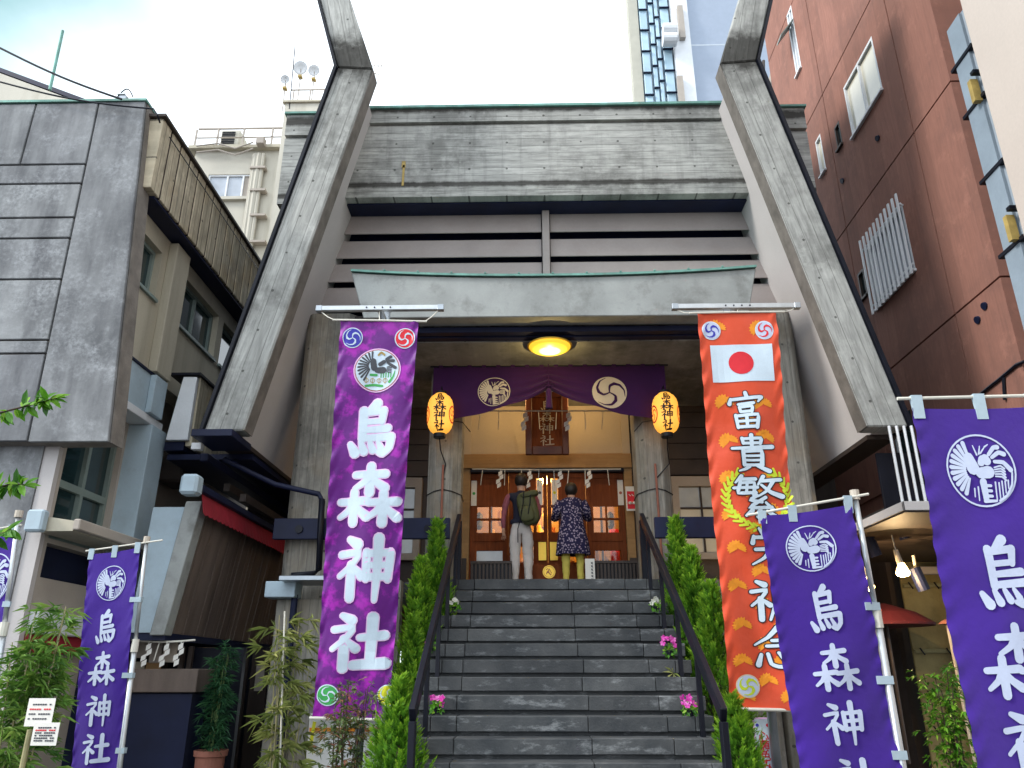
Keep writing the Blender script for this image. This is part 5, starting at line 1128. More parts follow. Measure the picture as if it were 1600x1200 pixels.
mb.add([curtain(i / nu, j / nv) for j in range(nv + 1) for i in range(nu + 1)], [(j * (nu + 1) + i, j * (nu + 1) + i + 1, (j + 1) * (nu + 1) + i + 1, (j + 1) * (nu + 1) + i) for j in range(nv) for i in range(nu)])
cc = mb.build('cloth', M['cloth_curtain'], CU, smooth=True)
def cuv(px, py):
    p = aY(px, py, CY); u = (p.x - x0) / (x1 - x0); lo, hi = 0, 1
    for _ in range(30):
        m_ = (lo + hi) / 2
        if curtain(u, m_).z > p.z: lo = m_
        else: hi = m_
    return u, lo
def flatS(cx, cz):  # crest coordinates in metres on the curtain
    def f(x, y):
        X = cx + x; Zt = cz - y; u = (X - x0) / (x1 - x0); lo, hi = 0., 1.
        for _ in range(22):
            m_ = (lo + hi) / 2
            if curtain(u, m_).z > Zt: lo = m_
            else: hi = m_
        return curtS(u, (lo + hi) / 2)
    return f
p = aY(772, 613, CY); crest(flatS(p.x, p.z), 0, 0, .235, .95, cc, M['print_cream'], off=.006)
p = aY(952, 614, CY); I = Ink(flatS(p.x, p.z), .006); I.fan(0, 0, .25, .245, 36); I.build('crest_disc', M['print_cream'], cc); I = Ink(flatS(p.x, p.z), .009); I.tomoe(0, 0, .25, .5, .98, .85); I.build('swirl_crest', M['cloth_curtain'], cc)
MB().tube([(x0 - .05, CY, zt), (x1 + .05, CY, zt)], .012, 8).build('curtain_rod', M['black'], CU)
for i in range(16): x = x0 + (x1 - x0) * (i + .5) / 16; box('loop', M['cloth_curtain'], CU, x - .03, x + .03, CY - .016, CY + .016, zt - .02, zt + .05)
MB().tube([(cxm, CY - .04, zt + .02), (cxm, CY - .05, zc + .02)], .008, 6).build('cord', M['cloth_curtain'], CU)
MB().tube([(cxm, CY - .06, zc + .03), (cxm - .05, CY - .07, zc + .06), (cxm - .07, CY - .06, zc + .02), (cxm, CY - .07, zc + .01), (cxm + .07, CY - .06, zc + .02), (cxm + .05, CY - .07, zc + .06), (cxm, CY - .06, zc + .03)], .008, 6).build('knot', M['cloth_curtain'], CU)
MB().lathe([(.02, 0), (.045, -.05), (.04, -.12), (.05, -.3), (.045, -.31)], (cxm, CY - .07, zc - .02), 12).build('tassel', M['cloth_curtain'], CU)
# ================================================================ name board
NB = thing('name_board', 'framed dark red wooden name board hanging under the curtain', 'sign', tuple(aY(855, 670, 11.7)))
a, b = aY(822, 625, 11.7), aY(888, 708, 11.7); tilt = .14
def nbp(u, v, d=0): return Vector((a.x + (b.x - a.x) * u, 11.62 + tilt * v - d, a.z + .1 + (b.z - a.z - .1) * v))
def nbq(u0, u1, v0, v1, d0, d1): return MB().hexa([nbp(u0, v1, d0), nbp(u1, v1, d0), nbp(u1, v1, d1), nbp(u0, v1, d1)], [nbp(u0, v0, d0), nbp(u1, v0, d0), nbp(u1, v0, d1), nbp(u0, v0, d1)])
nbq(.0, 1, 0, 1, -.05, 0).build('board', M['door'], NB, .004)
for q in ((-.02, .14, -.02, 1.02), (.86, 1.02, -.02, 1.02), (.141, .859, -.02, .09), (.141, .859, .88, 1.02)): nbq(*q, .001, .06).build('frame_bar', M['frame_wood'], NB, .01)
def nS(x, y): return nbp(x, y), Vector((0, -1, 0))
for i, ch in enumerate('烏森神社'):
    I = Ink(nS, .004, .00004); I.glyph(ch, .5, .21 + i * .19, .34, .165, 0, .75); I.build('character', M['print_cream'], NB)
MB().tube([nbp(.1, 0, -.02), nbp(.1, 0, -.02) + Vector((0, .1, .4))], .01, 6).build('hanger', M['black'], NB); MB().tube([nbp(.9, 0, -.02), nbp(.9, 0, -.02) + Vector((0, .1, .4))], .01, 6).build('hanger', M['black'], NB)
# ================================================================ sacred ropes with paper streamers
def shide(mb_parent, p, h, mat, flip=1):
    n = 4; s = h / (n + .6); w_ = h * .2; mb = MB()
    mb.box(p.x - .004, p.x + .004, p.y - .002, p.y + .002, p.z - s * .6, p.z)
    for i in range(n):
        x = p.x + (-.02 + .035 * (i % 2)) * flip - flip * .018 * i + .02 * flip; z = p.z - s * .5 - i * s
        sk = w_ * .75 * flip
        mb.prism([(x - w_ / 2, p.y - .003 * i, z - s * .25), (x + w_ / 2, p.y - .003 * i, z + s * .25), (x + w_ / 2, p.y - .003 * i, z - s * .75), (x - w_ / 2, p.y - .003 * i, z - s * 1.25)] if flip > 0 else [(x - w_ / 2, p.y - .003 * i, z + s * .25), (x + w_ / 2, p.y - .003 * i, z - s * .25), (x + w_ / 2, p.y - .003 * i, z - s * 1.25), (x - w_ / 2, p.y - .003 * i, z - s * .75)], (0, .002, 0))
    mb.build('paper_streamer', mat, mb_parent)
def rope(label, pa, pb, sag, shides, straws, h, hs, group):
    rt_ = thing('sacred_rope', label, 'rope', tuple(pa), group); N = 24
    f = lambda t: pa.lerp(pb, t) + Vector((0, 0, -sag * math.sin(math.pi * t)))
    MB().tube([f(i / N) for i in range(N + 1)], .011, 7).build('rope', M['cord'], rt_)
    for i, t in enumerate(shides): shide(rt_, f(t) + Vector((0, -.02, 0)), h, M['paper'], 1)
    for i, t in enumerate(straws):
        p = f(t); MB().tube([p, p + Vector((-.03 + .06 * ((i * 7) % 5) / 5, -.01, -hs))], .007, 5).build('straw_tassel', M['cord'], rt_)
rope('sacred rope with four white paper streamers across the top of the doors', aY(738, 733, 11.9), aY(970, 733, 11.9), .01, (.19, .385, .59, .785), (.07, .22, .33, .45, .55, .65, .76, .91), .30, .26, 'ropes with paper streamers')
rope('sacred rope with paper streamers just in front of the name board', aY(728, 642, 11.35), aY(986, 642, 11.35), .0, (.36, .62), (.09, .2, .44, .55, .72, .83), .33, .30, 'ropes with paper streamers')
rope('sacred rope with small paper streamers under the timber shop eaves', aY(205, 1000, 8.93), aY(305, 1000, 8.93), .02, (.3, .58, .8), (.45,), .26, .2, 'ropes with paper streamers')
# small things round the doors
a, b = aY(977, 760, 11.95), aY(999, 798, 11.95); po = thing('red_poster', 'red and white poster on the post right of the shrine doors', 'poster', (a.x, 11.95, b.z))
box('sheet', M['paper'], po, a.x, b.x, 11.95, 11.956, b.z, a.z); box('red_field', M['print_red'], po, a.x + .02, b.x - .005, 11.944, 11.948, b.z + .03, a.z - .08)
for i in range(3): MB().lathe([(.02, -.02), (.03, 0), (.02, .02)], (a.x + .06 + i * .06, 11.94, b.z + .12), 8).build('printed_figure', M['paper'], po)
I = Ink(lambda x, y: (Vector((a.x + x, 11.943, a.z - y)), Vector((0, -1, 0))), 0)
for i in range(4): I.stroke([(.05 + i * .045, .13), (.07 + i * .045, .15)], .012, .016)
I.build('printed_lettering', M['paper'], po)
a, b = aY(914, 873, 11.1), aY(930, 902, 11.1); nt_ = thing('paper_notice', 'white paper notice standing at the right of the offertory box', 'notice', (a.x, 11.1, 2.75))
box('sheet', M['paper'], nt_, a.x, b.x, 11.1, 11.11, 2.75, a.z)
I = Ink(lambda x, y: (Vector((a.x + x, 11.097, a.z - y)), Vector((0, -1, 0))), 0)
for i in range(6): I.stroke([(b.x - a.x - .05, .05 + i * .045), (b.x - a.x - .03, .075 + i * .045)], .01, .012); I.stroke([(b.x - a.x - .03, .05 + i * .045), (b.x - a.x - .05, .07 + i * .045)], .01, .008)
I.build('written_lines', M['print_dark'], nt_)
OBX = thing('offertory_box', 'red-brown wooden offertory box with round gold emblem between the visitors', 'box', (.3, 11.75, 2.75))
a, b = aY(795, 868, 11.75), aY(918, 902, 11.75); box('body', M['door'], OBX, a.x, b.x, 11.75, 12.1, 2.75, 3.16, .01)
for i in range(9): x = a.x + .04 + i * (b.x - a.x - .08) / 8; box('top_slat', M['door'], OBX, x - .02, x + .02, 11.76, 12.09, 3.163, 3.19)
p = aY(858, 893, 11.7); MB().tube([(p.x, 11.749, p.z), (p.x, 11.735, p.z)], .095, 28).build('emblem', M['gold'], OBX)
I = Ink(lambda x, y: (Vector((p.x + x, 11.733, p.z - y)), Vector((0, -1, 0))), 0); I.ring(0, 0, .075, .082)
for q, e in (((-.04, .03), (0, -.04)), ((0, -.04), (.04, .02)), ((-.03, .0), (.03, .04)), ((-.01, -.01), (.02, .05)), ((-.04, -.03), (-.02, -.05))): I.stroke([q, e], .014, .01)
I.build('emblem_mark', M['print_brown'], OBX)
for x0_, x1_, lab in ((735, 800, 'low dark slatted screen left of the offertory box'), (925, 1004, 'low dark slatted screen right of the offertory box')):
    a, b = aY(x0_, 872, 11.2), aY(x1_, 872, 11.2); sc_ = thing('slatted_screen', lab, 'screen', (a.x, 11.2, 2.75), 'low screens on the landing')
    n = max(6, int((b.x - a.x) / .05)); 
    for i in range(n): x = a.x + (b.x - a.x) * (i + .5) / n; box('slat', M['dark_wood'], sc_, x - .017, x + .017, 11.2, 11.23, 2.76, 3.1, .003)
    box('top_rail', M['dark_wood'], sc_, a.x, b.x, 11.195, 11.26, 3.103, 3.14); box('backing', M['black'], sc_, a.x, b.x, 11.235, 11.25, 2.755, 3.1)
a, b = aY(1176, 1121, 8.3), aY(1203, 1121, 8.3); sg = thing('fortune_slip_sign', 'narrow white sign with pink lettering below the orange banner', 'sign', (a.x, 8.3, 0))
box('board', M['pink_frame'] if 'pink_frame' in M else M['print_pink'], sg, a.x, b.x, 8.3, 8.32, .15, a.z, .003); box('face', M['print_white'], sg, a.x + .012, b.x - .012, 8.292, 8.2985, .17, a.z - .015)
def text(body, size, loc, mat, parent, name='lettering', bold=.0):
    cu = bpy.data.curves.new(name, 'FONT'); cu.body = body; cu.size = size; cu.offset = bold; cu.align_x = 'CENTER'; cu.align_y = 'CENTER'; cu.space_line = .86
    ob = bpy.data.objects.new(name, cu); COL.objects.link(ob); bpy.context.view_layer.update()
    me = bpy.data.meshes.new_from_object(ob.evaluated_get(bpy.context.evaluated_depsgraph_get())); bpy.data.objects.remove(ob)
    rot = Matrix.Translation(loc) @ Matrix.Rotation(R(90), 4, 'X'); me.transform(rot); me.materials.clear(); me.materials.append(mat); return link(bpy.data.objects.new(name, me), parent)
xm = (a.x + b.x) / 2
text('\n'.join('心願色みくじ結び所'), .1, Vector((xm - .0, 8.289, a.z - .52)), M['print_red'], sg, bold=.002)
for s_, mt in ((-1, 'print_blue'), (1, 'print_red')): MB().tube([(xm + s_ * (b.x - a.x) * .3, 8.291, a.z - .07), (xm + s_ * (b.x - a.x) * .3, 8.288, a.z - .07)], .016, 12).build('corner_dot', M[mt], sg)
# stake with two printed notices at the lower left
SK = thing('notice_stake', 'two white printed sheets on a pale stake in the left bamboo', 'notice', tuple(aY(50, 1200, 5.6))[:2] + (0,))
p = aY(47, 1140, 5.62); MB().tube([aY(40, 1200, 5.62) + Vector((-.03, 0, -.5)), p], .018, 8).build('stake', M['culm'], SK)
for (x0_, y0_, x1_, y1_, yy, nl) in ((46, 1091, 79, 1135, 5.58, 4), (54, 1129, 87, 1165, 5.57, 6)):
    a, b = aY(x0_, y0_, yy), aY(x1_, y1_, yy); s_ = box('sheet', M['paper'], SK, a.x, b.x, yy, yy + .004, b.z, a.z)
    for i in range(nl):
        z = a.z - (a.z - b.z) * (.22 + .68 * i / nl); n = 9
        mb = MB()
        for k in range(n):
            if (k * 5 + i * 3) % 7 == 0: continue
            xa = a.x + .018 + (b.x - a.x - .036) * k / n; mb.box(xa, xa + (b.x - a.x) / n * .62, yy - .003, yy - .001, z - .005, z + .004)
        mb.build('printed_line', M['print_red'] if i == 1 else M['print_dark'], s_)

# ================================================================ inside the hall: lamp and fittings seen through the door glass
IR = thing('hall_lamp', 'warm lamp glowing inside the hall behind the door glass', 'lamp', (.3, 13.4, 4.9))
MB().lathe([(.05, -.12), (.13, -.08), (.15, .0), (.10, .1), (.03, .13)], (.3, 13.4, 4.9), 18).build('globe', M['lamp_core'], IR, smooth=True)
MB().tube([(.3, 13.4, 5.03), (.3, 13.4, 5.8)], .01, 6).build('rod', M['gold'], IR)
ld = bpy.data.lights.new('hall_lamp_light', 'POINT'); ld.energy = 90; ld.color = (1, .62, .22); ld.shadow_soft_size = 0
lo = bpy.data.objects.new('hall_lamp_light', ld); link(lo, IR); lo.location = (.3, 13.2, 4.65)
AL = thing('altar', 'gilded altar with boards and offerings behind the door glass', 'altar', (.3, 13.9, 2.75))
ra_ = random.Random(8)
box('altar_table', M['door'], AL, -.8, 1.4, 13.7, 14.1, 2.75, 3.4)
for i in range(12):
    x = -.9 + i * .215; h_ = ra_.uniform(.25, .8); m_ = ('gold', 'dark_wood', 'wall_cream', 'print_red', 'gold', 'door')[ra_.randrange(6)]
    box('altar_fitting', M[m_], AL, x, x + ra_.uniform(.07, .16), 13.75, 13.9, 3.41, 3.41 + h_, .01)
for i in range(7):
    x = -.85 + i * .38; MB().lathe([(.03, -.15), (.06, -.1), (.06, .1), (.02, .15)], (x, 13.35 + .1 * (i % 2), 4.12 + .07 * (i % 3)), 10).build('hanging_lamp', M['gold'] if i % 2 else M['dark_wood'], AL)
for i in range(9):
    x = -.95 + i * .31; box('screen_bar', M['dark_wood'], AL, x, x + .035, 12.95, 12.98, 3.0, 4.7)
# ================================================================ people
M['shirt'] = pm('plum_shirt', (.30, .09, .12), .85, .15, 8, 60, .1)
M['vest'] = pm('navy_vest', (.014, .016, .035), .8, .2, 8, 60, .15)
M['trousers'] = pm('off_white_trousers', (.62, .58, .55), .85, .1, 6, 40, .25)
M['yellow_trousers'] = pm('yellow_trousers', (.62, .52, .10), .85, .1, 8, 40, .2)
M['shoe'] = pm('dark_shoe', (.03, .025, .025), .6, .1)
M['olive'] = pm('olive_backpack', (.075, .08, .03), .7, .3, 9, 60, .3)
def floral():
    q = NT('floral_tunic'); p = q.pos()
    vo = q.n('TexVoronoi'); vo.inputs['Scale'].default_value = 30; q.l(p, vo.inputs['Vector'])
    n2 = q.noise(p, 40, 4); f = q.math('LESS_THAN', q.math('ADD', vo.outputs['Distance'], q.math('MULTIPLY', n2, .5)), .62)
    return q.set(q.mix(f, (.02, .018, .06), (.34, .28, .36)), .85, 0, .2)
M['tunic'] = floral()
def skin_body(name, J, E, base, root_v, pick, mats, parent, subs=2):
    names = list(J); me = bpy.data.meshes.new(name + '_cage'); me.from_pydata([Vector(J[k][0]) for k in names], [(names.index(a), names.index(b)) for a, b in E], [])
    ob = bpy.data.objects.new(name + '_cage', me); COL.objects.link(ob)
    m = ob.modifiers.new('skin', 'SKIN'); m.use_smooth_shade = True; m.branch_smoothing = .4
    lay = me.skin_vertices[0].data if me.skin_vertices else None
    if lay is None:
        bpy.context.view_layer.objects.active = ob; ob.select_set(True); bpy.ops.mesh.customdata_skin_add(); lay = me.skin_vertices[0].data
    for i, k in enumerate(names): r = J[k][1]; lay[i].radius = r if isinstance(r, tuple) else (r, r); lay[i].use_root = (k == root_v)
    s = ob.modifiers.new('sub', 'SUBSURF'); s.levels = subs; s.render_levels = subs
    bpy.context.view_layer.update(); dg = bpy.context.evaluated_depsgraph_get()
    nm = bpy.data.meshes.new_from_object(ob.evaluated_get(dg)); bpy.data.objects.remove(ob)
    nm.name = name; nm.materials.clear()
    for mt in mats: nm.materials.append(mt)
    for f in nm.polygons: f.material_index = pick(f.center); f.use_smooth = True
    for v_ in nm.vertices:
        if v_.co.z < 1.3: v_.co += v_.normal * (.012 * noise.noise(Vector((v_.co.x * 9, v_.co.y * 9, v_.co.z * 22))) * (1 if .1 < v_.co.z else 0))
    nm.transform(Matrix.Translation(base)); o = bpy.data.objects.new(name, nm); return link(o, parent)
def arm(J, E, s, sh, el, wr, ha, fdir, r=(.055, .043, .03)):
    n = 'LR'[s > 0]
    J['sh' + n] = (sh, .062); J['el' + n] = (el, r[1]); J['wr' + n] = (wr, r[2]); J['pa' + n] = (ha, (.036, .02))
    E += [('chest', 'sh' + n), ('sh' + n, 'el' + n), ('el' + n, 'wr' + n), ('wr' + n, 'pa' + n)]
    f = Vector(fdir).normalized(); h = Vector(ha)
    side = f.cross(Vector((0, 1, 0)) if abs(f.y) < .8 else Vector((1, 0, 0))).normalized()
    for i, (o, l) in enumerate(((-.03, .07), (-.01, .085), (.01, .08), (.03, .06))):
        a = h + side * o + f * l * .5; b = h + side * o * 1.15 + f * l + Vector((0, .012, 0)); J[f'f{n}{i}a'] = (a, .0085); J[f'f{n}{i}b'] = (b, .007); E += [('pa' + n, f'f{n}{i}a'), (f'f{n}{i}a', f'f{n}{i}b')]
    t = h + f * .02 + Vector((0, .04, 0)); J[f't{n}a'] = (t, .009); J[f't{n}b'] = (t + f * .03 + Vector((0, .008, 0)), .008); E += [('pa' + n, f't{n}a'), (f't{n}a', f't{n}b')]
def legs(J, E, hip, knee, ank, w, rad):
    for s, n in ((-1, 'L'), (1, 'R')):
        J['hip' + n] = (Vector((s * w, 0, hip)), rad[0]); J['kn' + n] = (Vector((s * w * 1.1, .045 if s > 0 else .0, knee)), rad[1]); J['an' + n] = (Vector((s * w * 1.12, -.02, ank)), rad[2]); J['to' + n] = (Vector((s * w * 1.3, .15, .035)), (.045, .03)); J['he' + n] = (Vector((s * w * 1.12, -.05, .035)), .036)
        E += [('pel', 'hip' + n), ('hip' + n, 'kn' + n), ('kn' + n, 'an' + n), ('an' + n, 'to' + n), ('an' + n, 'he' + n)]
def hair_cap(c, rx, ry, rz, name, mat, parent, drop=.0, seed=1):
    mb = MB(); n, m = 24, 14; rr_ = random.Random(seed); vs = []
    for j in range(m + 1):
        t = j / m; ph = t * (math.pi * (.62 + drop))
        for i in range(n):
            a = 2 * math.pi * i / n; k = 1 + .04 * math.sin(a * 5 + j) + .03 * math.sin(a * 9 - j * 2)
            front = max(0, math.sin(a)); lim = ph * (1 - .42 * front)
            vs.append(Vector(c) + Vector((rx * k * math.sin(lim) * math.cos(a), ry * k * math.sin(lim) * math.sin(a), rz * math.cos(lim))))
    mb.add(vs, [(j * n + i, j * n + (i + 1) % n, (j + 1) * n + (i + 1) % n, (j + 1) * n + i) for j in range(m) for i in range(n)]); return mb.build(name, mat, parent, smooth=True)
def face(parent, base, z, k, yoff):
    for s in (-1, 1):
        MB().lathe([(.001, -.012), (.011, -.006), (.012, .004), (.001, .012)], base + Vector((s * .03 * k, yoff + .082 * k, z)), 8).build('eye', M['print_dark'], parent)
        MB().lathe([(.004, -.03), (.016, -.01), (.018, .015), (.004, .03)], base + Vector((s * .082 * k, yoff, z - .01)), 8, .6).build('ear', M['skin'], parent)
    MB().lathe([(.016, -.02), (.012, 0), (.004, .025)], base + Vector((0, yoff + .095 * k, z - .02)), 8).build('nose', M['skin'], parent)
    MB().tube([base + Vector((-.022, yoff + .082 * k, z - .06)), base + Vector((.022, yoff + .082 * k, z - .06))], .005, 6).build('mouth', M['print_brown'], parent)
# man with backpack, seen from behind
mb0 = aY(815, 900, 11.45); base = Vector((mb0.x, 11.45, 2.745))
MN = thing('person', 'person in plum sleeves, dark vest and off-white trousers facing the doors', 'person', tuple(base), 'visitors at the shrine doors')
J = {'pel': (Vector((0, 0, .95)), (.135, .10)), 'waist': (Vector((0, 0, 1.08)), (.14, .10)), 'chest': (Vector((0, 0, 1.32)), (.165, .105)), 'neck': (Vector((0, .01, 1.47)), .055), 'hd0': (Vector((0, .025, 1.55)), .075), 'hd1': (Vector((0, .03, 1.63)), (.082, .095)), 'hd2': (Vector((0, .02, 1.70)), (.06, .07))}
E = [('pel', 'waist'), ('waist', 'chest'), ('chest', 'neck'), ('neck', 'hd0'), ('hd0', 'hd1'), ('hd1', 'hd2')]
legs(J, E, .88, .50, .09, .088, (.108, .082, .062))
arm(J, E, -1, Vector((-.20, 0, 1.40)), Vector((-.265, -.01, 1.12)), Vector((-.27, .05, .88)), Vector((-.265, .06, .82)), (0, .2, -1))
arm(J, E, 1, Vector((.20, 0, 1.40)), Vector((.275, -.02, 1.13)), Vector((.22, .16, 1.0)), Vector((.19, .22, 1.02)), (-.4, 1, .2))
def pick_m(c):
    if c.z > 1.47: return 3
    if c.z < .06: return 4
    if (abs(c.x) > .175 and c.z > .91 - 0 and c.y < .14): return 0
    if c.y > .13 and c.z > .7 or (abs(c.x) > .2 and c.z < .91 and c.z > .6): return 3
    if c.z < 1.0: return 2
    return 1
skin_body('body', J, E, base, 'pel', pick_m, [M['shirt'], M['vest'], M['trousers'], M['skin'], M['shoe']], MN)
hair_cap(base + Vector((0, .015, 1.635)), .098, .115, .115, 'hair', M['hair'], MN, .16); face(MN, base, 1.63, 1, .03)
# belt line and hem of the vest
MB().lathe([(.165, -.03), (.168, 0), (.16, .03)], base + Vector((0, 0, 1.0)), 24, 1, .72).build('vest_hem', M['vest'], MN)
BP = thing('backpack', 'olive backpack slung low on the back of the standing person', 'backpack', tuple(base + Vector((.12, -.2, 1.1))))
bc = base + Vector((.10, -.205, 1.16)); rot = Matrix.Rotation(R(-14), 4, 'Y')
def rbox(c, sx, sy, sz, pw=3.2, n=20, m=14):
    vs = []
    for j in range(m + 1):
        ph = -math.pi / 2 + math.pi * j / m
        for i in range(n):
            th = 2 * math.pi * i / n; f = lambda v: math.copysign(abs(v) ** (2 / pw), v)
            vs.append(Vector((f(math.cos(ph)) * f(math.cos(th)) * sx, f(math.cos(ph)) * f(math.sin(th)) * sy, f(math.sin(ph)) * sz)))
    mb = MB(); mb.add([(rot @ v) + c for v in vs], [(j * n + i, j * n + (i + 1) % n, (j + 1) * n + (i + 1) % n, (j + 1) * n + i) for j in range(m) for i in range(n)]); return mb
rbox(bc, .145, .10, .25).build('pack_body', M['olive'], BP, smooth=True); rbox(bc + Vector((-.02, -.085, -.09)), .11, .05, .12).build('front_pocket', M['olive'], BP, smooth=True)
rbox(bc + Vector((.02, -.03, .2)), .14, .09, .05).build('lid', M['olive'], BP, smooth=True)
for x in (-.06, .04): MB().tube([bc + Vector((x, -.108, .22)), bc + Vector((x - .01, -.12, .05)), bc + Vector((x - .03, -.14, -.05)), bc + Vector((x - .05, -.11, -.2))], .008, 6).build('strap', M['black'], BP)
MB().tube([bc + Vector((-.12, .02, -.18)), bc + Vector((-.15, -.02, -.3)), bc + Vector((-.15, -.02, -.5))], .008, 6).build('loose_strap', M['black'], BP)
MB().tube([bc + Vector((.07, .03, .2)), base + Vector((.15, -.12, 1.44)), base + Vector((.16, .02, 1.465)), base + Vector((.15, .12, 1.36))], .022, 8).build('shoulder_strap', M['olive'], BP)
MB().tube([bc + Vector((-.03, 0, .25)), bc + Vector((-.01, 0, .31)), bc + Vector((.04, 0, .25))], .008, 6).build('grab_loop', M['black'], BP)
# woman in floral tunic, hands together before her
wb = aY(896, 900, 11.35); base = Vector((wb.x, 11.35, 2.745))
WN = thing('person', 'person in a dark floral tunic and yellow trousers with raised elbows', 'person', tuple(base), 'visitors at the shrine doors')
J = {'pel': (Vector((0, 0, .86)), (.135, .10)), 'waist': (Vector((0, 0, 1.0)), (.12, .09)), 'chest': (Vector((0, 0, 1.2)), (.14, .10)), 'neck': (Vector((0, .02, 1.335)), .048), 'hd0': (Vector((0, .045, 1.40)), .07), 'hd1': (Vector((0, .055, 1.475)), (.076, .09)), 'hd2': (Vector((0, .045, 1.54)), (.056, .066))}
E = [('pel', 'waist'), ('waist', 'chest'), ('chest', 'neck'), ('neck', 'hd0'), ('hd0', 'hd1'), ('hd1', 'hd2')]
legs(J, E, .80, .45, .085, .095, (.09, .066, .05))
for s in (-1, 1): arm(J, E, s, Vector((s * .165, .01, 1.27)), Vector((s * .235, .10, 1.06)), Vector((s * .075, .26, 1.2)), Vector((s * .03, .28, 1.27)), (0, .1, 1))
def pick_w(c):
    if c.z > 1.335 and c.y < .2: return 2
    if c.z < .055: return 3
    if c.y > .22 and c.z > 1.0: return 2
    return 0 if c.z > .8 else 1
skin_body('body', J, E, base, 'pel', pick_w, [M['tunic'], M['yellow_trousers'], M['skin'], M['shoe']], WN)
mb = MB(); n = 40; rings = [(.10, .07, 1.335), (.15, .095, 1.31), (.17, .115, 1.24), (.16, .12, 1.1), (.17, .125, .95), (.205, .145, .8), (.235, .165, .65), (.25, .18, .5), (.245, .175, .495)]
vs = []
for rx, ry, z in rings:
    fl = max(0, (1.0 - z)) * .10
    for i in range(n): a = 2 * math.pi * i / n; k = 1 + fl * math.sin(a * 9 + z * 3) ; vs.append(base + Vector((rx * k * math.cos(a), ry * k * math.sin(a), z)))
mb.add(vs, [(j * n + i, j * n + (i + 1) % n, (j + 1) * n + (i + 1) % n, (j + 1) * n + i) for j in range(len(rings) - 1) for i in range(n)]); mb.build('tunic', M['tunic'], WN, smooth=True)
for s in (-1, 1): MB().tube([base + Vector((s * .15, .01, 1.28)), base + Vector((s * .215, .05, 1.17)), base + Vector((s * .24, .10, 1.06)), base + Vector((s * .17, .19, 1.12))], [.075, .075, .07, .05], 14).build('sleeve', M['tunic'], WN, smooth=True)
hair_cap(base + Vector((0, .04, 1.475)), .095, .112, .11, 'hair', M['hair'], WN, .33, 5); face(WN, base, 1.48, .93, .055)
# ================================================================ plants
def conifer(lab, top_px, basep, h, r, seed, n=1500):
    b = Vector(basep); t = thing('conifer_shrub', lab, 'shrub', tuple(b), 'conifers beside the stairs'); rg = random.Random(seed)
    MB().tube([b, b + Vector((.01, 0, h * .5)), b + Vector((0, 0, h * .93))], .022, 7, .006).build('trunk', M['bark'], t)
    mb = MB(); nb = int(n / 17)
    def spray(o, d, L_, outw, c0):
        sd_ = d.cross(outw + Vector((rg.uniform(-.7, .7), rg.uniform(-.7, .7), rg.uniform(-.4, .4)))).normalized()
        for k in range(5):
            f = k / 5; p = o + d * L_ * f; w_ = L_ * .46 * (1 - f * .7) * rg.uniform(.7, 1.2)
            for s in (-1, 1):
                e = p + (d * .8 + sd_ * s).normalized() * w_; m_ = (d - sd_ * s * .5).normalized() * w_ * .32
                mb.add([p - m_ * .3, e, p + m_ + d * .004], [(0, 1, 2)], min(1, c0 + .25 * f))
        mb.add([o + d * L_ * .7 - sd_ * .006, o + d * L_ * 1.15, o + d * L_ * .7 + sd_ * .006], [(0, 1, 2)], min(1, c0 + .3))
    for i in range(nb):         # branch plumes, each a pointed tuft of small sprays
        tt = (i + rg.random()) / nb; tt = tt ** 1.1; a = i * 2.39996 + rg.uniform(-.5, .5)
        R_ = r * ((1 - tt) ** .8) * (1 if tt > .1 else .7 + 3 * tt) * rg.uniform(.62, 1.12) + .008; outw = Vector((math.cos(a), math.sin(a), 0)); zb_ = .02 + tt * h * .9
        pl_ = min(.30, .10 + .20 * (1 - tt)) * rg.uniform(.7, 1.2); dir_ = (outw * rg.uniform(.25, .6) + Vector((0, 0, 1))).normalized(); b0 = b + Vector((0, 0, zb_)) + outw * max(0, R_ - pl_ * .35); cb_ = rg.uniform(.1, .5)
        for q in range(17):
            f = q / 16; o = b0 + dir_ * pl_ * f + Vector((rg.uniform(-1, 1), rg.uniform(-1, 1), rg.uniform(-.6, .6))) * (.05 * (1 - f) + .006)
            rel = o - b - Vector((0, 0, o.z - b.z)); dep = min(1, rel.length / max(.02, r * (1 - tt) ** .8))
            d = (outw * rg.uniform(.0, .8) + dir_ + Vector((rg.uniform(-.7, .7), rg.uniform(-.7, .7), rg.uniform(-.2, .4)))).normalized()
            spray(o, d, rg.uniform(.045, .085) * (1.1 - .35 * f), outw, max(0, min(1, cb_ * .5 + .35 * f + .25 * dep - .15)))  # tips paler by nature, inside darkened as crown shade in the tint
    for q in range(60):          # inner filling, tinted dark as painted shade between the branches
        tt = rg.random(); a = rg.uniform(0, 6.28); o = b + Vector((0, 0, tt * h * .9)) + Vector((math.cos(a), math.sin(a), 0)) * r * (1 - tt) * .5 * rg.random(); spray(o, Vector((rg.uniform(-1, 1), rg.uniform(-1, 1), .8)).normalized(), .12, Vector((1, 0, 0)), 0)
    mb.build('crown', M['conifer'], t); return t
def cpos(px, X): return aX(px[0], px[1], X)
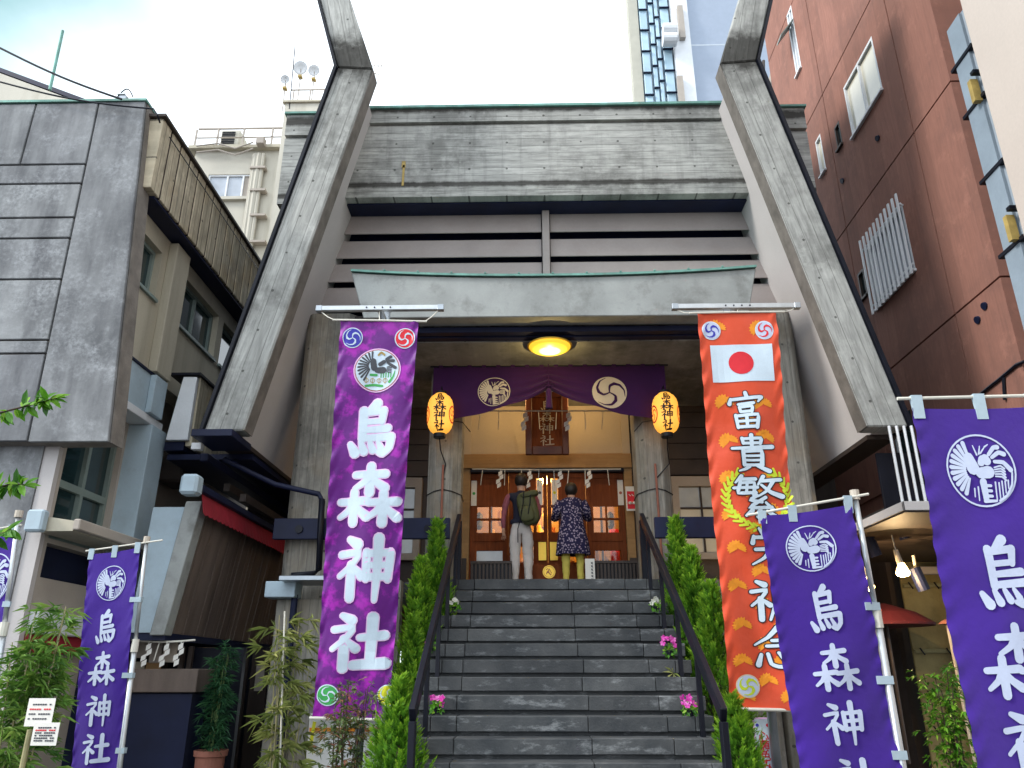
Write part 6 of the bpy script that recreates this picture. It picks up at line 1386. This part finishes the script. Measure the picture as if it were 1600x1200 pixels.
for lab, px, Yc, wpx, h, sd_ in (
    ('conifer highest up beside the left handrail, below the left lantern', (684, 806), 9.42, 44, 1.5, 1), ('tall conifer second from the top beside the left handrail', (659, 860), 8.95, 54, 1.8, 2),
    ('conifer tucked behind the foot of the purple banner', (648, 950), 8.45, 56, 1.8, 9), ('lowest bright conifer on the left, in front of the handrail foot', (626, 1054), 7.0, 72, 1.15, 3),
    ('conifer highest up beside the right handrail, below the right lantern', (1054, 801), 9.42, 44, 1.5, 4), ('slim conifer second from the top beside the right handrail', (1079, 844), 9.0, 54, 1.7, 5),
    ('broad conifer beside the orange banner right of the stairs', (1108, 893), 8.55, 84, 1.95, 6), ('lowest bright conifer on the right, left of the narrow sign', (1144, 1084), 7.3, 76, 1.15, 7)):
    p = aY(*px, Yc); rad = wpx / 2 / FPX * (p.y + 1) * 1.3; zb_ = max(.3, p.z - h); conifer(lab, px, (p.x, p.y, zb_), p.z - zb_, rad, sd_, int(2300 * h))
    if zb_ > .1: 
        pl = thing('planter_box', lab.replace('conifer', 'planter box of the conifer').replace(', in front of the handrail foot', ''), 'planter', (p.x, p.y, 0), 'planter boxes beside the stairs')
        box('box', M['dark_wood'], pl, p.x - .15, p.x + .15, p.y - .15, p.y + .15, 0, zb_ + .02, .01); box('soil', M['bark'], pl, p.x - .13, p.x + .13, p.y - .13, p.y + .13, zb_ + .021, zb_ + .03)
def blade(mb, o, d, up_, L_, w_, c, bend=.25):
    s = d.cross(up_).normalized(); m_ = o + d * L_ * .45; t = o + d * L_ - Vector((0, 0, L_ * bend)); mb.add([o, m_ + s * w_ / 2 + Vector((0, 0, -.002)), t, m_ - s * w_ / 2], [(0, 1, 2), (0, 2, 3)], c)
def bamboo(lab, name, base, h, spread, culms, clusters, leaf, mat, cmat, seed, group=None, lw=.012, cat='bamboo', lo=.12, nl=(4, 8)):
    b = Vector(base); t = thing(name, lab, cat, tuple(b), group); rg = random.Random(seed); mb = MB(); cm = []
    for i in range(culms):
        a = rg.uniform(0, 6.28); r0 = rg.uniform(0, spread * .35); p0 = b + Vector((r0 * math.cos(a), r0 * math.sin(a), 0)); hh_ = h * rg.uniform(.7, 1); p1 = p0 + Vector((spread * rg.uniform(-.5, .5), spread * rg.uniform(-.5, .5), hh_))
        path = [p0.lerp(p1, k / 5) + Vector((0, 0, -.0)) for k in range(6)]; cm.append(path); MB().tube(path, .009, 6, .004).build('culm', cmat, t)
    for i in range(clusters):
        path = rg.choice(cm); f = lo + (1 - lo) * rg.random() ** .9; k = min(4, int(f * 5)); p = path[k].lerp(path[k + 1], f * 5 - k)
        a = rg.uniform(0, 6.28); out_ = Vector((math.cos(a), math.sin(a), rg.uniform(-.1, .5))).normalized(); br = rg.uniform(.1, 1) * spread * (1.05 - .4 * f); e = p + out_ * br
        s = out_.cross(Vector((0, 0, 1))).normalized() * .003; mb.add([p - s, p + s, e], [(0, 1, 2)], .3); c0 = rg.uniform(.1, .8)
        for j in range(rg.randint(*nl)):
            d = (out_ + Vector((rg.uniform(-1, 1), rg.uniform(-1, 1), rg.uniform(-.8, .5)))).normalized(); blade(mb, e - out_ * rg.uniform(0, .05), d, Vector((rg.uniform(-.4, .4), rg.uniform(-.4, .4), 1)), leaf * rg.uniform(.6, 1.15), lw * rg.uniform(.7, 1.3), max(0, min(1, c0 + rg.uniform(-.2, .25))))
    mb.build('leaves', mat, t); return t
p = aY(22, 1170, 6.3); bamboo('dense leafy bamboo clump behind the two paper notices at lower left', 'bamboo_clump', (p.x, 6.3, 0.1), aY(60, 965, 6.3).z, .30, 10, 460, .15, M['bamboo'], M['culm'], 11, 'bamboo plants', .017, lo=.25)
p = aY(440, 1190, 8.3); bamboo('thin yellow-green bamboo standing against the pier left of the purple banner', 'bamboo_clump', (p.x, 8.3, 0), aY(450, 945, 8.3).z, .26, 6, 95, .21, M['bamboo_dry'], M['culm'], 12, 'bamboo plants', .017, nl=(8, 13))
tag(MB().tube([aY(445, 955, 8.2), aY(437, 1210, 8.2)], .009, 6).build('support_cane', M['cord']), 'pale support cane among the thin yellow-green bamboo', 'cane')
p = aY(330, 1172, 8.9); pot = thing('terracotta_pot', 'terracotta flower pot in the dark alley at left', 'pot', (p.x, 8.9, 0)); zz = p.z
MB().lathe([(.11, 0), (.15, zz - .06), (.17, zz - .055), (.175, zz), (.155, zz), (.145, zz - .05)], (p.x, 8.9, .0), 28).build('pot', M['terracotta'], pot); MB().lathe([(.14, 0), (.02, .012)], (p.x, 8.9, zz - .05), 20).build('soil', M['bark'], pot)
bamboo('dark green bamboo growing in the terracotta pot', 'bamboo_clump', (p.x, 8.9, zz - .05), aY(335, 992, 8.9).z - zz, .17, 7, 240, .12, M['bamboo_dark'], M['stem'], 13, 'bamboo plants', .014, lo=.08)
p = aY(535, 1200, 7.55); bamboo('reddish nandina bush in front of the foot of the purple banner', 'nandina_bush', (p.x, 7.55, 0.2), aY(540, 1045, 7.55).z - .2, .30, 8, 330, .075, M['nandina'], M['bark'], 14, None, .02, 'shrub', lo=.3)
p = aY(1492, 1190, 8.6); bamboo('bright green leafy shrub between the two right violet flags', 'leafy_shrub', (p.x, 8.6, 0.3), aY(1490, 1035, 8.6).z - .3, .28, 7, 330, .075, M['glossy'], M['bark'], 15, None, .026, 'shrub', lo=.2)
# leafy twigs reaching in at the upper left edge
for lab, pts, n, sd_ in (('leafy twig with glossy leaves in front of the left concrete panels', ((-60, 660), (0, 645), (50, 632), (88, 622)), 72, 21), ('lower leafy twig at the left edge below the panels', ((-60, 790), (-10, 765), (20, 755), (38, 758)), 46, 22), ('small spray of leaves low at the left edge', ((-50, 850), (-10, 838), (8, 832), (16, 826)), 20, 23)):
    P_ = [aY(x, y, 3.6) for x, y in pts]; tw = thing('leafy_twig', lab, 'twig', tuple(P_[0]), 'leafy twigs at the left edge'); rg = random.Random(sd_)
    MB().tube(P_, .007, 6, .003).build('stem', M['bark'], tw); mb = MB()
    for i in range(n):
        f = rg.random() * 2.999; k = int(f); o = P_[k].lerp(P_[k + 1], f - k); d = Vector((rg.uniform(-.3, 1), rg.uniform(-.6, .6), rg.uniform(-.9, .8))).normalized(); L_ = rg.uniform(.05, .095); s = d.cross(Vector((0, -1, .6))).normalized(); w_ = L_ * .36; c_ = rg.random()
        nrm_ = s.cross(d) * .006
        mb.add([o, o + d * L_ * .3 + s * w_ * .5 + nrm_, o + d * L_ * .65 + s * w_ * .45 + nrm_, o + d * L_, o + d * L_ * .65 - s * w_ * .45 + nrm_, o + d * L_ * .3 - s * w_ * .5 + nrm_], [(0, 1, 2, 3), (0, 3, 4, 5)], c_)
    mb.build('leaves', M['glossy'], tw)
# flowers tied to the rails
def flower(lab, px, py, X, k, mat, seed, n=7):
    c = aX(px, py, X); t = thing('flower_posy', lab, 'flowers', tuple(c), 'posies tied to the handrails'); rg = random.Random(seed); mb = MB(); lv = MB()
    for i in range(n):
        o = c + Vector((rg.uniform(-1, 1) * k, rg.uniform(-.6, .3) * k, rg.uniform(-.2, 1) * k)); c0 = rg.uniform(.2, .7); ax = Vector((rg.uniform(-.6, .6), -1, rg.uniform(-.2, .6))).normalized(); s = ax.cross(Vector((0, 0, 1))).normalized(); u_ = s.cross(ax)
        for j in range(5):
            a = j * 1.2566 + rg.random(); d = s * math.cos(a) + u_ * math.sin(a); q = ax.cross(d); r_ = .030; mb.add([o, o + d * r_ * .6 + q * r_ * .5, o + d * r_ * 1.1 + ax * .008, o + d * r_ * .6 - q * r_ * .5], [(0, 1, 2, 3)], min(1, c0 + rg.uniform(-.15, .3)))
    for i in range(46):
        o = c + Vector((rg.uniform(-.8, .8) * k, rg.uniform(-.4, .4) * k, rg.uniform(-1.3, .1) * k)); d = Vector((rg.uniform(-1, 1), rg.uniform(-1, .4), rg.uniform(-.6, .8))).normalized(); blade(lv, o, d, Vector((0, -1, .3)), .05, .028, rg.random())
    mb.build('petals', mat, t); lv.build('leaves', M['glossy'], t)
    MB().lathe([(.028, -1.5 * k), (.038, -.7 * k), (.034, -.68 * k)], c, 12).build('holder', M['black'], t)
flower('pink posy halfway up the right handrail', 1046, 1008, 1.46, .075, M['pink'], 31, 9); flower('pink posy low on the right handrail', 1078, 1100, 1.46, .07, M['pink'], 32, 8); flower('white posy high on the right handrail', 1024, 942, 1.46, .06, M['white_petal'], 33, 7)
flower('white posy high on the left handrail', 711, 943, -.86, .05, M['white_petal'], 34, 5); flower('pink posy low on the left handrail', 683, 1098, -.86, .055, M['pink'], 35, 5); flower('pink posy halfway up behind the left handrail', 673, 1005, -1.05, .05, M['pink'], 36, 4)
for px, py, lab, sd_ in ((1052, 1052, 'bamboo sprig on the right handrail below the middle posy', 41), (1048, 1085, 'bamboo sprig on the right handrail above the lowest posy', 42)):
    c = aX(px, py, 1.46); rg = random.Random(sd_); mb = MB()
    for i in range(7): blade(mb, c, Vector((rg.uniform(-1, .3), -.2, rg.uniform(-.5, .6))).normalized(), Vector((0, -1, .5)), rg.uniform(.12, .2), .016, rg.uniform(.4, 1))
    tag(mb.build('bamboo_sprig', M['bamboo_dry']), lab, 'sprig', 'bamboo sprigs on the right handrail')
